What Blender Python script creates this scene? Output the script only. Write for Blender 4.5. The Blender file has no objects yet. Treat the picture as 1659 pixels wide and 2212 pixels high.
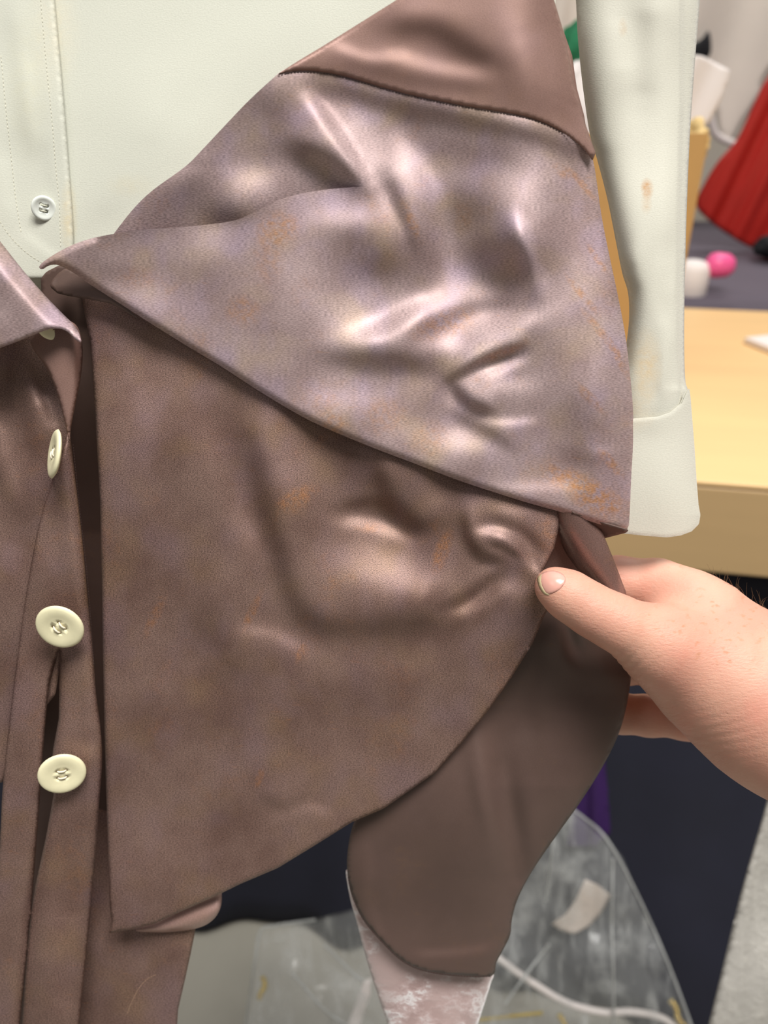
import bpy, math, random
import numpy as np
from mathutils import Vector, Matrix
from mathutils.geometry import delaunay_2d_cdt
random.seed(7); rng = np.random.default_rng(7)
scene = bpy.context.scene
C = scene.collection

# ------------------------------------------------------------------ camera
F = 1664.0; CX, CY = 829.5, 1106.0
PITCH = math.radians(29.0); HC = 1.08
cam_d = bpy.data.cameras.new('camera'); cam = bpy.data.objects.new('camera', cam_d); C.objects.link(cam)
cam_d.sensor_fit = 'VERTICAL'; cam_d.sensor_height = 34.56; cam_d.lens = 26.0
cam.location = (0, 0, HC); cam.rotation_euler = (math.pi/2 - PITCH, 0, 0)
cam_d.clip_start = 0.01
cam_d.dof.use_dof = True; cam_d.dof.focus_distance = 0.262; cam_d.dof.aperture_fstop = 9.0
scene.camera = cam
# ------------------------------------------------------------------ world, ceiling lamps, exposure
w = bpy.data.worlds.new('room_air'); scene.world = w; w.use_nodes = True
w.node_tree.nodes['Background'].inputs[0].default_value = (1.0, 0.98, 0.96, 1)
w.node_tree.nodes['Background'].inputs[1].default_value = 0.105
def lamp(loc, size, power, aim, col=(1, 0.975, 0.94)):
    l = bpy.data.lights.new('ceiling_lamp', 'AREA'); l.shape = 'RECTANGLE'; l.size = size[0]; l.size_y = size[1]
    l.energy = power; l.color = col
    o = bpy.data.objects.new('ceiling_lamp', l); C.objects.link(o); o.location = loc
    o.rotation_euler = (Vector(aim) - Vector(loc)).to_track_quat('-Z', 'Y').to_euler()
lamp((0.42, -0.32, 2.75), (1.2, 0.6), 66, (0.42, -0.32, 0))
lamp((-1.3, -0.9, 2.75), (0.6, 1.2), 7, (-1.3, -0.8, 0))
lamp((0.1, 0.9, 2.75), (1.2, 0.6), 9, (0.1, 0.9, 0))
lamp((1.3, 2.3, 2.75), (1.2, 0.6), 26, (1.3, 2.3, 0))
lamp((-1.6, 1.6, 2.75), (0.6, 1.2), 12, (-1.6, 1.6, 0))
vs = scene.view_settings
vs.view_transform = 'Standard'; vs.look = 'None'; vs.gamma = 1.0; vs.use_curve_mapping = False
vs.exposure = 0.14

# ------------------------------------------------------------------ geometry helpers
cth, sth = math.cos(PITCH), math.sin(PITCH)
def cam2world(x, y, d):
    """camera space (x right, y down, d forward) to world"""
    up = -np.asarray(y); d = np.asarray(d)
    return np.stack([np.asarray(x), d*cth + up*sth, HC - d*sth + up*cth], -1)
def P(px, py, d):
    px, py, d = np.broadcast_arrays(np.asarray(px, float), np.asarray(py, float), np.asarray(d, float))
    return cam2world((px-CX)/F*d, (py-CY)/F*d, d)
def on_z(px, py, z):
    r = P(px, py, 1.0) - np.array([0, 0, HC]); t = (z-HC)/r[..., 2]
    return np.array([0, 0, HC]) + r*np.asarray(t)[..., None]
def on_y(px, py, y):
    r = P(px, py, 1.0) - np.array([0, 0, HC]); t = y/r[..., 1]
    return np.array([0, 0, HC]) + r*np.asarray(t)[..., None]
TILT = math.tan(math.radians(13))
def base(px, py):                                 # the plane the clothes hang in
    return 0.27/(1 - TILT*(np.asarray(py, float)-CY)/F)

def link(name, me, mat=None, parent=None):
    o = bpy.data.objects.new(name, me); C.objects.link(o)
    if mat is not None: me.materials.append(mat)
    if parent is not None: o.parent = parent
    return o
def smooth(me):
    me.polygons.foreach_set('use_smooth', [True]*len(me.polygons)); me.update()
def mesh(name, verts, faces, mat=None, parent=None, sm=True, uv=None):
    me = bpy.data.meshes.new(name); me.from_pydata([tuple(map(float, v)) for v in verts], [], [tuple(map(int, f)) for f in faces])
    if uv is not None:
        li = np.zeros(len(me.loops), np.int32); me.loops.foreach_get('vertex_index', li)
        l = me.uv_layers.new(name='UVMap'); l.data.foreach_set('uv', np.asarray(uv, np.float32)[li].ravel())
    if sm: smooth(me)
    return link(name, me, mat, parent)
def empty(name, loc=(0, 0, 0)):
    o = bpy.data.objects.new(name, None); C.objects.link(o); o.location = loc; o.empty_display_size = .02; return o
def tag(o, label, cat, group=None, kind=None):
    o['label'] = label; o['category'] = cat
    if group: o['group'] = group
    if kind: o['kind'] = kind
    return o

def catmull(pts, n=8, closed=False):
    p = np.asarray(pts, float); out = []; m = len(p)
    rng_ = range(m) if closed else range(m-1)
    for i in rng_:
        if closed: a, b, c, d = p[(i-1) % m], p[i], p[(i+1) % m], p[(i+2) % m]
        else: a, b, c, d = p[max(i-1, 0)], p[i], p[i+1], p[min(i+2, m-1)]
        for t in np.linspace(0, 1, n, endpoint=False):
            out.append(0.5*((2*b) + (c-a)*t + (2*a-5*b+4*c-d)*t*t + (3*b-a-3*c+d)*t**3))
    if not closed: out.append(p[-1])
    return np.array(out)
def resample(pl, step, closed=False):
    p = np.asarray(pl, float)
    if closed: p = np.vstack([p, p[:1]])
    s = np.r_[0, np.cumsum(np.linalg.norm(np.diff(p, axis=0), axis=1))]
    n = max(2, int(round(s[-1]/step))); t = np.linspace(0, s[-1], n+1)
    q = np.stack([np.interp(t, s, p[:, k]) for k in range(p.shape[1])], -1)
    return q[:-1] if closed else q
def dist_poly(X, pl, closed=False, want_t=False):
    """distance of points X (N,2) to polyline, optional arclength parameter 0..1"""
    p = np.asarray(pl, float)
    if closed: p = np.vstack([p, p[:1]])
    best = np.full(len(X), 1e9); tt = np.zeros(len(X))
    seg = np.linalg.norm(np.diff(p, axis=0), axis=1); tot = max(seg.sum(), 1e-9); s0 = 0
    for a, b, L in zip(p[:-1], p[1:], seg):
        ab = b-a; u = np.clip(((X-a) @ ab)/max(L*L, 1e-12), 0, 1)
        d = np.linalg.norm(X-(a+u[:, None]*ab), axis=1); m = d < best
        best[m] = d[m]; tt[m] = (s0+u[m]*L)/tot; s0 += L
    return (best, tt) if want_t else best
def inside(X, poly):
    p = np.asarray(poly); x, y = X[:, 0], X[:, 1]; r = np.zeros(len(X), bool)
    q = np.roll(p, 1, axis=0)
    for (x1, y1), (x0, y0) in zip(p, q):
        c = ((y1 > y) != (y0 > y))
        with np.errstate(divide='ignore', invalid='ignore'):
            r ^= c & (x < (x0-x1)*(y-y1)/(y0-y1+1e-12)+x1)
    return r

# relief of creased cloth: strokes say how strongly a place leans up (+) or down (-); heights follow by integration
LX, LY = .44, .90        # the strongest ceiling lamp stands to the upper right
GX0, GY0, GS = -260, -260, 5.0; GW, GH = 440, 560
_gx, _gy = np.meshgrid(GX0+GS*np.arange(GW), GY0+GS*np.arange(GH)); _GP = np.stack([_gx.ravel(), _gy.ravel()], -1)
def relief(items, slope=0.42, lam=0.22, cut=520.0, wob=0.0, seed=1):
    g = np.zeros(GW*GH)
    for it in items:
        if it[0] == 's':
            _, pl, wd, a = it[:4]
            pl = catmull(pl, 5) if len(pl) > 2 else np.array(pl, float)
            d, t = dist_poly(_GP, pl, want_t=True)
            g += a*np.exp(-(d/wd)**2)*np.clip(np.minimum(t, 1-t)*4+.45, 0, 1)
        else:
            _, x, y, sx, sy, a = it[:6]; r = math.radians(it[6]) if len(it) > 6 else 0
            dx, dy = _GP[:, 0]-x, _GP[:, 1]-y; u = dx*math.cos(r)+dy*math.sin(r); v = -dx*math.sin(r)+dy*math.cos(r)
            g += a*np.exp(-(u/sx)**2-(v/sy)**2)
    g = g.reshape(GH, GW)*slope
    if wob:
        R = np.random.default_rng(seed); n = np.fft.fft2(R.normal(size=(GH, GW)))
        ky = np.fft.fftfreq(GH)[:, None]; kx = np.fft.fftfreq(GW)[None]; k = np.hypot(kx, ky*1.3)
        n = np.fft.ifft2(n*np.exp(-(k/0.022)**2)*(1-np.exp(-(k/0.006)**2))).real; g += wob*n/n.std()
    ky = 2*np.pi*np.fft.fftfreq(GH, GS)[:, None]; kx = 2*np.pi*np.fft.fftfreq(GW, GS)[None]
    D = 1j*(LY*ky-LX*kx); Q = LY*kx+LX*ky
    Hh = np.conj(D)*np.fft.fft2(g)/(np.abs(D)**2+lam*Q**2+(1/cut)**2)
    h = np.fft.ifft2(Hh).real*0.162
    def f(x, y):
        u = np.clip((np.asarray(x)-GX0)/GS, 0, GW-2.001); v = np.clip((np.asarray(y)-GY0)/GS, 0, GH-2.001)
        i, j = u.astype(int), v.astype(int); a, b = u-i, v-j
        return (h[j, i]*(1-a)+h[j, i+1]*a)*(1-b)+(h[j+1, i]*(1-a)+h[j+1, i+1]*a)*b
    return f

def triangulate(poly, step, extra=None, holes=()):
    b = np.asarray(poly); n = len(b)
    x0, y0 = b.min(0); x1, y1 = b.max(0)
    gx, gy = np.meshgrid(np.arange(x0, x1+step, step), np.arange(y0, y1+step, step*.866)); gx[1::2] += step/2
    X = np.stack([gx.ravel(), gy.ravel()], -1); X = X[inside(X, b)]
    X = X[dist_poly(X, b, True) > step*.55]
    vs = [b]; edges = [(i, (i+1) % n) for i in range(n)]; off = n
    if extra is not None:
        X = X[dist_poly(X, extra) > step*.55]
        vs.append(extra); edges += [(off+i, off+i+1) for i in range(len(extra)-1)]; off += len(extra)
    vs.append(X); V = np.vstack(vs)
    r = delaunay_2d_cdt([Vector((float(p[0]), float(p[1]))) for p in V], edges, [], 0, 1e-3, False)
    V = np.array([tuple(v) for v in r[0]]); T = np.array([f for f in r[2] if len(f) == 3])
    T = T[inside(V[T].mean(1), b)]
    A = V[T]; ar = (A[:, 1, 0]-A[:, 0, 0])*(A[:, 2, 1]-A[:, 0, 1])-(A[:, 1, 1]-A[:, 0, 1])*(A[:, 2, 0]-A[:, 0, 0])
    T = T[np.abs(ar) > 1e-3]; ar = ar[np.abs(ar) > 1e-3]
    T[ar > 0] = T[ar > 0][:, ::-1]                 # wind so that the normal looks at the viewer side
    return V, T
def cloth(name, outline, off, mat, parent=None, step=7.0, thick=0.5, curl=(10, 1.0), sharp=True, depth=base, curl_on=None, extra=None, post=None, n=6):
    """sheet of cloth: outline traced in picture coordinates, off(x,y) = mm in front of the hanging plane"""
    poly = resample(outline if sharp else catmull(outline, n, True), step, True)
    V, T = triangulate(poly, step)
    o_ = np.asarray(off(V[:, 0], V[:, 1]) if callable(off) else np.full(len(V), float(off)))
    if curl:
        e = dist_poly(V, poly if curl_on is None else np.asarray(curl_on, float), curl_on is None)
        o_ = o_ - curl[1]*np.clip(1-e/curl[0], 0, 1)**2
    W = P(V[:, 0], V[:, 1], depth(V[:, 0], V[:, 1])-o_/1000)
    ob = mesh(name, W, T, mat, parent, uv=V/1000.0*np.array([1, -1]))
    if thick:
        m = ob.modifiers.new('thickness', 'SOLIDIFY'); m.thickness = thick/1000; m.offset = -1
    return ob
def tube(name, pts, r, mat, parent=None, res=3, cyclic=False):
    cu = bpy.data.curves.new(name, 'CURVE'); cu.dimensions = '3D'; cu.bevel_depth = r; cu.bevel_resolution = res; cu.use_fill_caps = True
    sp = cu.splines.new('POLY'); sp.points.add(len(pts)-1); sp.use_cyclic_u = cyclic
    for p, q in zip(sp.points, pts): p.co = (*map(float, q), 1)
    me_o = bpy.data.objects.new(name, cu); C.objects.link(me_o)
    dg = bpy.context.evaluated_depsgraph_get(); me = bpy.data.meshes.new_from_object(me_o.evaluated_get(dg))
    bpy.data.objects.remove(me_o); bpy.data.curves.remove(cu); me.materials.clear(); me.name = name; smooth(me)
    return link(name, me, mat, parent)
def stitches(pl, off, mat, parent, pitch=9.0, length=6.0, r=0.9, depth=base, name='stitching'):
    """row of tiny raised thread stitches along a picture-space line lying on the cloth"""
    q = resample(catmull(pl, 8) if len(pl) > 2 else pl, 1.0); vs, fs = [], []
    k = 0
    while k+int(length) < len(q):
        a, b = q[k], q[min(k+int(length), len(q)-1)]; t = (b-a)/max(np.linalg.norm(b-a), 1e-6); nrm = np.array([-t[1], t[0]])
        ring = [(a-t*.6, 0, -.05), (a+nrm*r, 0, .0), (b+nrm*r, 0, .0), (b+t*.6, 0, -.05), (b-nrm*r, 0, 0), (a-nrm*r, 0, 0), ((a+b)/2, 0, .16)]
        i0 = len(vs)
        for p_, _, h in ring:
            oo = float(off(np.array([p_[0]]), np.array([p_[1]]))[0] if callable(off) else off)+h
            vs.append(P(p_[0], p_[1], float(depth(p_[0], p_[1]))-oo/1000))
        fs += [(i0+j, i0+6, i0+(j+1) % 6) for j in range(6)]
        k += int(pitch)
    o = mesh(name, vs, fs, mat, parent); o['kind'] = 'stuff'; return o

# ------------------------------------------------------------------ materials
def nt(name):
    m = bpy.data.materials.new(name); m.use_nodes = True; t = m.node_tree; b = t.nodes['Principled BSDF']; return m, t, b
def N(t, kind, **kw):
    n = t.nodes.new(kind)
    for k, v in kw.items():
        if k.startswith('i_'):
            key = k[2:]; n.inputs[int(key) if key.isdigit() else key.replace('_', ' ')].default_value = v
        else: setattr(n, k, v)
    return n
def ramp(t, fac, stops):
    r = t.nodes.new('ShaderNodeValToRGB'); el = r.color_ramp.elements
    while len(el) < len(stops): el.new(.5)
    for e, (p, c) in zip(el, stops): e.position = p; e.color = (*c, 1) if len(c) == 3 else c
    t.links.new(fac, r.inputs[0]); return r.outputs[0]
def mixc(t, fac, a, b, mode='MIX'):
    m = t.nodes.new('ShaderNodeMix'); m.data_type = 'RGBA'; m.blend_type = mode
    for s, v in ((m.inputs[0], fac), (m.inputs[6], a), (m.inputs[7], b)):
        if hasattr(v, 'is_linked'): t.links.new(v, s)
        elif isinstance(v, (int, float)): s.default_value = v
        else: s.default_value = (*v, 1)
    return m.outputs[2]
def math_(t, op, a, b=0.0):
    m = t.nodes.new('ShaderNodeMath'); m.operation = op
    for s, v in ((m.inputs[0], a), (m.inputs[1], b)):
        if hasattr(v, 'is_linked'): t.links.new(v, s)
        else: s.default_value = v
    return m.outputs[0]
def srgb(r, g, b):
    f = lambda c: (c/255/12.92 if c/255 <= .04045 else ((c/255+.055)/1.055)**2.4)
    return (f(r), f(g), f(b))
def uvmap(t, scale=(1, 1, 1), rot=0.0, coord='UV'):
    tc = t.nodes.new('ShaderNodeTexCoord'); mp = t.nodes.new('ShaderNodeMapping')
    mp.inputs['Scale'].default_value = scale; mp.inputs['Rotation'].default_value = (0, 0, rot)
    t.links.new(tc.outputs[coord], mp.inputs['Vector']); return mp.outputs[0]
def noise(t, vec, scale, detail=3, rough=.55, lac=2.0):
    n = N(t, 'ShaderNodeTexNoise', i_Scale=scale, i_Detail=detail, i_Roughness=rough); t.links.new(vec, n.inputs['Vector']); return n.outputs[0]

def satin(name, c_lo, c_hi, stain=0.5, metallic=.35, rough=.38, grain=.35, tint=.5, bump=.3, stain_col=(176, 122, 72), rib=0.0, sheen=0.0, spots=(), weave=(320, 620)):
    m, t, b = nt(name); uv = uvmap(t)
    big = noise(t, uv, 5.0, 4, .6)
    col = mixc(t, ramp(t, big, [(.36, (0, 0, 0)), (.64, (1, 1, 1))]), srgb(*c_lo), srgb(*c_hi))
    # olive and lilac clouding: iridescent highlight tints painted into the cloth colour
    t1 = noise(t, uvmap(t, (1, 1, 1), .6), 8.5, 2, .5)
    col = mixc(t, math_(t, 'MULTIPLY', ramp(t, t1, [(.5, (0, 0, 0)), (.72, (1, 1, 1))]), tint), col, srgb(*[min(255, k_*q_) for k_, q_ in zip(c_hi, (1.04, 1.03, .84))]))
    t2 = noise(t, uvmap(t, (1.2, 1, 1), 2.1), 7.0, 2, .5)
    col = mixc(t, math_(t, 'MULTIPLY', ramp(t, t2, [(.5, (0, 0, 0)), (.7, (1, 1, 1))]), tint), col, srgb(*[min(255, k_*q_) for k_, q_ in zip(c_hi, (.98, 1.0, 1.16))]))
    # rusty blotches and slanting scratches of the worn print
    s1 = noise(t, uvmap(t, (1, 1, 1), .3), 6.0, 5, .7); s2 = noise(t, uvmap(t, (1, 1, 1), 1.0), 60, 3, .7)
    bl = math_(t, 'MULTIPLY', ramp(t, s1, [(.56, (0, 0, 0)), (.68, (1, 1, 1))]), ramp(t, s2, [(.40, (0, 0, 0)), (.66, (1, 1, 1))]))
    sc = noise(t, uvmap(t, (30, 95, 1), .75), 1.0, 3, .7)
    scm = noise(t, uvmap(t, (1, 1, 1), .1), 4.2, 2, .5)
    sl = math_(t, 'MULTIPLY', ramp(t, sc, [(.60, (0, 0, 0)), (.74, (1, 1, 1))]), ramp(t, scm, [(.5, (0, 0, 0)), (.62, (1, 1, 1))]))
    col = mixc(t, math_(t, 'MULTIPLY', math_(t, 'MAXIMUM', bl, sl), stain), col, srgb(*stain_col))
    for (x, y, sx, sy, rot, a) in spots:
        tc = t.nodes.new('ShaderNodeTexCoord'); mp = t.nodes.new('ShaderNodeMapping'); mp.vector_type = 'TEXTURE'
        mp.inputs['Location'].default_value = (x/1000, -y/1000, 0); mp.inputs['Rotation'].default_value = (0, 0, math.radians(rot)); mp.inputs['Scale'].default_value = (sx/1000, sy/1000, 1)
        t.links.new(tc.outputs['UV'], mp.inputs[0]); gr = N(t, 'ShaderNodeTexGradient', gradient_type='SPHERICAL'); t.links.new(mp.outputs[0], gr.inputs[0])
        f = math_(t, 'MULTIPLY', math_(t, 'MULTIPLY', ramp(t, gr.outputs[1], [(0, (0, 0, 0)), (.55, (1, 1, 1))]), ramp(t, s2, [(.38, (0, 0, 0)), (.62, (1, 1, 1))])), a)
        col = mixc(t, f, col, srgb(*stain_col))
    # woven grain: short horizontal floats, their sparkle painted as lighter and darker colour
    g = noise(t, uvmap(t, (weave[0], weave[1], 1)), 1.0, 1, .5)
    g2 = ramp(t, g, [(.34, (.34, .34, .34)), (.5, (.95, .95, .95)), (.66, (1.5, 1.5, 1.5))])
    col = mixc(t, grain, col, mixc(t, 1.0, col, g2, 'MULTIPLY'))
    t.links.new(col, b.inputs['Base Color'])
    b.inputs['Metallic'].default_value = metallic
    rr = math_(t, 'ADD', math_(t, 'MULTIPLY', g, .22), rough-.11); t.links.new(rr, b.inputs['Roughness'])
    b.inputs['Sheen Weight'].default_value = sheen
    b.inputs['Sheen Roughness'].default_value = .4
    bp = N(t, 'ShaderNodeBump', i_Strength=bump, i_Distance=.0004)
    h = g
    if rib:
        wv = N(t, 'ShaderNodeTexWave', i_Scale=1.0, i_Distortion=.6, bands_direction='Y'); t.links.new(uvmap(t, (40, 46, 1), .06), wv.inputs['Vector'])
        h = math_(t, 'ADD', g, math_(t, 'MULTIPLY', wv.outputs['Fac'], rib))
    t.links.new(h, bp.inputs['Height']); t.links.new(bp.outputs[0], b.inputs['Normal'])
    return m
M = {}
SPOTS = [(600, 495, 60, 45, 20, .55), (525, 672, 45, 40, 0, .45), (580, 560, 40, 60, 0, .3), (720, 915, 40, 30, 0, .4), (960, 700, 90, 40, 15, .45), (890, 480, 15, 60, 25, .5), (1000, 470, 25, 40, 0, .3),
         (1215, 370, 30, 16, -30, .5), (1260, 400, 60, 10, -50, .5), (1290, 560, 50, 9, -55, .5), (1260, 640, 70, 10, -50, .55), (1300, 720, 80, 12, -50, .5), (1275, 860, 60, 14, -45, .45), (1240, 1040, 80, 30, -20, .7), (1290, 1080, 80, 40, -25, .8), (1320, 1000, 50, 14, -50, .6), (1340, 780, 60, 12, -60, .5),
         (830, 900, 60, 50, 0, .3), (930, 950, 50, 50, 0, .3), (300, 600, 60, 30, 0, .3), (1090, 760, 60, 14, 25, .4)]
M['satin'] = satin('collar_satin', (156, 133, 131), (180, 158, 157), .30, .42, .57, .40, .42, .08, (182, 130, 84), spots=SPOTS, weave=(150, 600))
M['satin_plain'] = satin('plain_brown_satin', (134, 104, 95), (147, 116, 106), .10, .35, .52, .2, .12, .12)
M['roll'] = satin('glossy_brown_satin', (120, 92, 84), (134, 106, 98), .2, .5, .34, .3, .1, .15)
TSPOTS = [(640, 1075, 60, 25, 30, .5), (955, 1190, 20, 60, -20, .6), (545, 1320, 12, 60, -25, .5), (335, 1330, 14, 60, -25, .4), (650, 1410, 10, 30, -20, .5), (800, 1140, 40, 15, 0, .3), (560, 1680, 10, 30, -20, .5), (1180, 1150, 30, 50, 0, .3), (1130, 1480, 60, 60, 0, .2)]
M['twill'] = satin('sparkling_brown_twill', (120, 93, 84), (143, 116, 106), .28, .42, .50, .68, .35, .22, (172, 116, 72), spots=TSPOTS)
M['dull_shaded'] = satin('dull_shaded_lining', (86, 67, 60), (94, 74, 67), .22, .0, .5, .1, .06, .05, (118, 88, 58))  # dull brown, darkened further for the shade these pieces hang in
M['pink_satin'] = satin('pale_pink_satin', (166, 132, 122), (180, 148, 140), .1, .2, .42, .25, .1, .15)

def simple(name, c, rough=.6, metallic=0.0, noise_amt=.08, nscale=30.0, bump=0.0, bscale=200, coord='Object', spec=.5, dist=.001):
    m, t, b = nt(name); v = uvmap(t, coord=coord); n = noise(t, v, nscale, 4, .6)
    col = mixc(t, n, srgb(*[max(0, k*(1-noise_amt)) for k in c]), srgb(*[min(255, k*(1+noise_amt)) for k in c]))
    t.links.new(col, b.inputs['Base Color']); b.inputs['Roughness'].default_value = rough; b.inputs['Metallic'].default_value = metallic
    b.inputs['Specular IOR Level'].default_value = spec
    if bump:
        bp = N(t, 'ShaderNodeBump', i_Strength=bump, i_Distance=dist); t.links.new(noise(t, v, bscale, 3, .6), bp.inputs['Height']); t.links.new(bp.outputs[0], b.inputs['Normal'])
    return m
def crepe(name, c, stains=()):
    """cream crepe with a pebbled surface and a few rusty stains at their own places"""
    m, t, b = nt(name); uv = uvmap(t)
    col = mixc(t, noise(t, uv, 3.0, 3, .5), srgb(*[k*.97 for k in c]), srgb(*[min(255, k*1.02) for k in c]))
    wn = noise(t, uv, 45, 4, .7)
    for (x, y, sx, sy, a, sc) in stains:
        tc = t.nodes.new('ShaderNodeTexCoord'); mp = t.nodes.new('ShaderNodeMapping')
        mp.inputs['Location'].default_value = (-x/sx, y/sy, 0); mp.inputs['Scale'].default_value = (1000/sx, 1000/sy, 0)
        t.links.new(tc.outputs['UV'], mp.inputs[0]); gr = N(t, 'ShaderNodeTexGradient', gradient_type='SPHERICAL'); t.links.new(mp.outputs[0], gr.inputs[0])
        f = math_(t, 'MULTIPLY', math_(t, 'MULTIPLY', ramp(t, gr.outputs[1], [(0, (0, 0, 0)), (.8, (1, 1, 1))]), ramp(t, wn, [(.3, (.2, .2, .2)), (.65, (1, 1, 1))])), a)
        col = mixc(t, f, col, srgb(*sc))
    g = noise(t, uvmap(t, (250, 340, 1)), 1.0, 2, .6)
    col = mixc(t, .16, col, mixc(t, 1.0, col, ramp(t, g, [(.3, (.45, .45, .45)), (.7, (1, 1, 1))]), 'MULTIPLY'))
    t.links.new(col, b.inputs['Base Color']); b.inputs['Roughness'].default_value = .62; b.inputs['Specular IOR Level'].default_value = .35
    b.inputs['Sheen Weight'].default_value = .15
    bp = N(t, 'ShaderNodeBump', i_Strength=.16, i_Distance=.0004); t.links.new(g, bp.inputs['Height']); t.links.new(bp.outputs[0], b.inputs['Normal'])
    return m
RUST = (196, 148, 82)
M['crepe'] = crepe('cream_crepe', (210, 211, 197), [(148, 470, 22, 90, .5, (222, 200, 150)), (280, 400, 60, 30, .25, (214, 200, 160)), (60, 180, 60, 200, .3, (216, 212, 180)), (120, 60, 60, 160, .35, (226, 214, 184))])
M['crepe_sleeve'] = crepe('cream_crepe_sleeve', (210, 208, 194), [(1398, 408, 16, 26, 1.0, (190, 128, 40)), (1396, 440, 14, 26, .4, RUST), (1345, 60, 12, 24, .4, RUST), (1395, 790, 40, 90, .55, (220, 186, 128)), (1350, 680, 30, 140, .6, (214, 176, 120)), (1375, 880, 50, 60, .3, (226, 196, 150))])
M['cream_thread'] = simple('cream_thread', (206, 204, 186), .7)
M['dark_thread'] = simple('dark_brown_thread', (62, 44, 40), .7)
M['button'] = simple('cream_horn_button', (238, 230, 192), .42, 0, .08, 140, coord='Object')
M['pearl_button'] = simple('white_shirt_button', (226, 230, 222), .22, 0, .03, 60)
M['tan_thread'] = simple('tan_thread', (168, 136, 112), .7)
M['thread_white'] = simple('white_thread', (232, 222, 200), .7)

# ------------------------------------------------------------------ the room
M['floor'] = simple('grey_vinyl_floor', (168, 164, 152), .45, 0, .05, 8)
M['wall'] = simple('warm_white_wall', (206, 196, 184), .8, 0, .03, 4)
def quad_box(name, lo, hi, mat, parent=None, bev=.0):
    x0, y0, z0 = lo; x1, y1, z1 = hi
    v = [(x0, y0, z0), (x1, y0, z0), (x1, y1, z0), (x0, y1, z0), (x0, y0, z1), (x1, y0, z1), (x1, y1, z1), (x0, y1, z1)]
    f = [(3, 2, 1, 0), (4, 5, 6, 7), (0, 1, 5, 4), (1, 2, 6, 5), (2, 3, 7, 6), (3, 0, 4, 7)]
    o = mesh(name, v, f, mat, parent, sm=False)
    if bev:
        m = o.modifiers.new('bevel', 'BEVEL'); m.width = bev; m.segments = 3
    return o
fl = quad_box('floor', (-4, -3, -.05), (4.5, 5, 0), M['floor']); fl['kind'] = 'structure'
wl = quad_box('wall_back', (-4, 4.2, 0), (4.5, 4.3, 3), M['wall']); wl['kind'] = 'structure'

# work table: its near edge and the front of its thick top are read off the photograph
ZT = 0.73
def wood(name, c):
    m, t, b = nt(name); v = uvmap(t, (1.2, 14, 14), coord='Object'); n = noise(t, v, 2.0, 5, .6)
    t.links.new(mixc(t, n, srgb(*[k*.95 for k in c]), srgb(*[min(255, k*1.03) for k in c])), b.inputs['Base Color']); b.inputs['Roughness'].default_value = .5; return m
M['wood'] = wood('pale_maple', (226, 188, 132)); M['wood_shaded'] = wood('maple_shaded', (196, 164, 118))  # second maple is a darker copy with the front's shade painted in
a_, b_ = on_z(1500., 1038., ZT), on_z(1659., 1050., ZT)
yaw = math.atan2(b_[1]-a_[1], b_[0]-a_[0])
table = empty('work_table', (a_[0], a_[1], 0)); table.rotation_euler[2] = yaw
tag(table, 'pale maple work table with a thick front edge behind the cream sleeve', 'table')
quad_box('tabletop', (-1.5, .0, ZT-.006), (1.3, .72, ZT), M['wood'], table, .0025)
quad_box('front_apron', (-1.5, .0005, ZT-.108), (1.3, .03, ZT-.0065), M['wood_shaded'], table, .003)
quad_box('side_apron', (-1.5, .03, ZT-.108), (-1.47, .72, ZT-.0065), M['wood_shaded'], table, .003)
quad_box('side_apron', (1.27, .03, ZT-.108), (1.3, .72, ZT-.0065), M['wood_shaded'], table, .003)
for x in (-1.46, 1.2):
    for y in (.08, .64): quad_box('leg', (x, y, 0), (x+.06, y+.06, ZT-.0065), M['wood_shaded'], table, .003)
# navy cloth hanging inside the table front down to the floor
M['navy'] = simple('dark_navy_cloth', (27, 28, 42), .9, 0, .25, 6, .3, 300)
nv, nf = [], []; nx, nz = 320, 16
for j in range(nz+1):
    for i in range(nx+1):
        x = -1.3+2.7*i/nx; z = .012+(ZT-.112-.012)*j/nz; k = 1-j/nz
        yt = a_[1]+(x-a_[0])*math.tan(yaw)+.05; yh = float(np.interp(x, [-1.3, -.3, .05, .5, 1.4], [yt, .70, .66, .47, .40]))
        y = yt+(yh-yt)*k**1.5+(.004+.010*k)*math.sin(x*23+1.3*math.sin(x*7))+.005*k*math.sin(x*61+k*2)
        nv.append((x, y, z))
for j in range(nz):
    for i in range(nx): a = j*(nx+1)+i; nf.append((a, a+1, a+nx+2, a+nx+1))
navy = mesh('navy_table_skirt', nv, nf, M['navy'])
tag(navy, 'dark navy cloth hanging in soft folds under the maple table edge', 'cloth')
sm_ = navy.modifiers.new('thickness', 'SOLIDIFY'); sm_.thickness = .002

# farther table under a grey violet cloth
M['greycloth'] = simple('grey_violet_cloth', (92, 84, 94), .9, 0, .06, 5, .2, 300)
p0 = on_z(1480., 662., ZT); 
far = empty('display_table', (p0[0], p0[1]+.02, 0)); far.rotation_euler[2] = yaw
tag(far, 'farther display table covered with a grey violet cloth', 'table')
def drape(name, x0, x1, y0, y1, z, drop, mat, parent):
    """flat cloth with a hanging front edge"""
    vs, fs = [], []; prof = [(y0+.012, z-drop)]+[(y0+.004*math.sin(k), z-drop*(1-k/5)) for k in range(1, 5)]+[(y0+.012, z), (y0+.1, z+.001), (y0+.4, z+.002), (y1, z)]
    n = 60
    for i in range(n+1):
        x = x0+(x1-x0)*i/n
        for (y, zz) in prof: vs.append((x, y+(.008*math.sin(x*31) if zz < z-.01 else 0), zz+.0015*math.sin(x*17+y*9)))
    k = len(prof)
    for i in range(n):
        for j in range(k-1): a = i*k+j; fs.append((a, a+k, a+k+1, a+1))
    o = mesh(name, vs, fs, mat, parent); m = o.modifiers.new('t', 'SOLIDIFY'); m.thickness = .002; return o
drape('cloth_cover', -1.2, 1.8, 0, 1.0, ZT+.004, .6, M['greycloth'], far)
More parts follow.
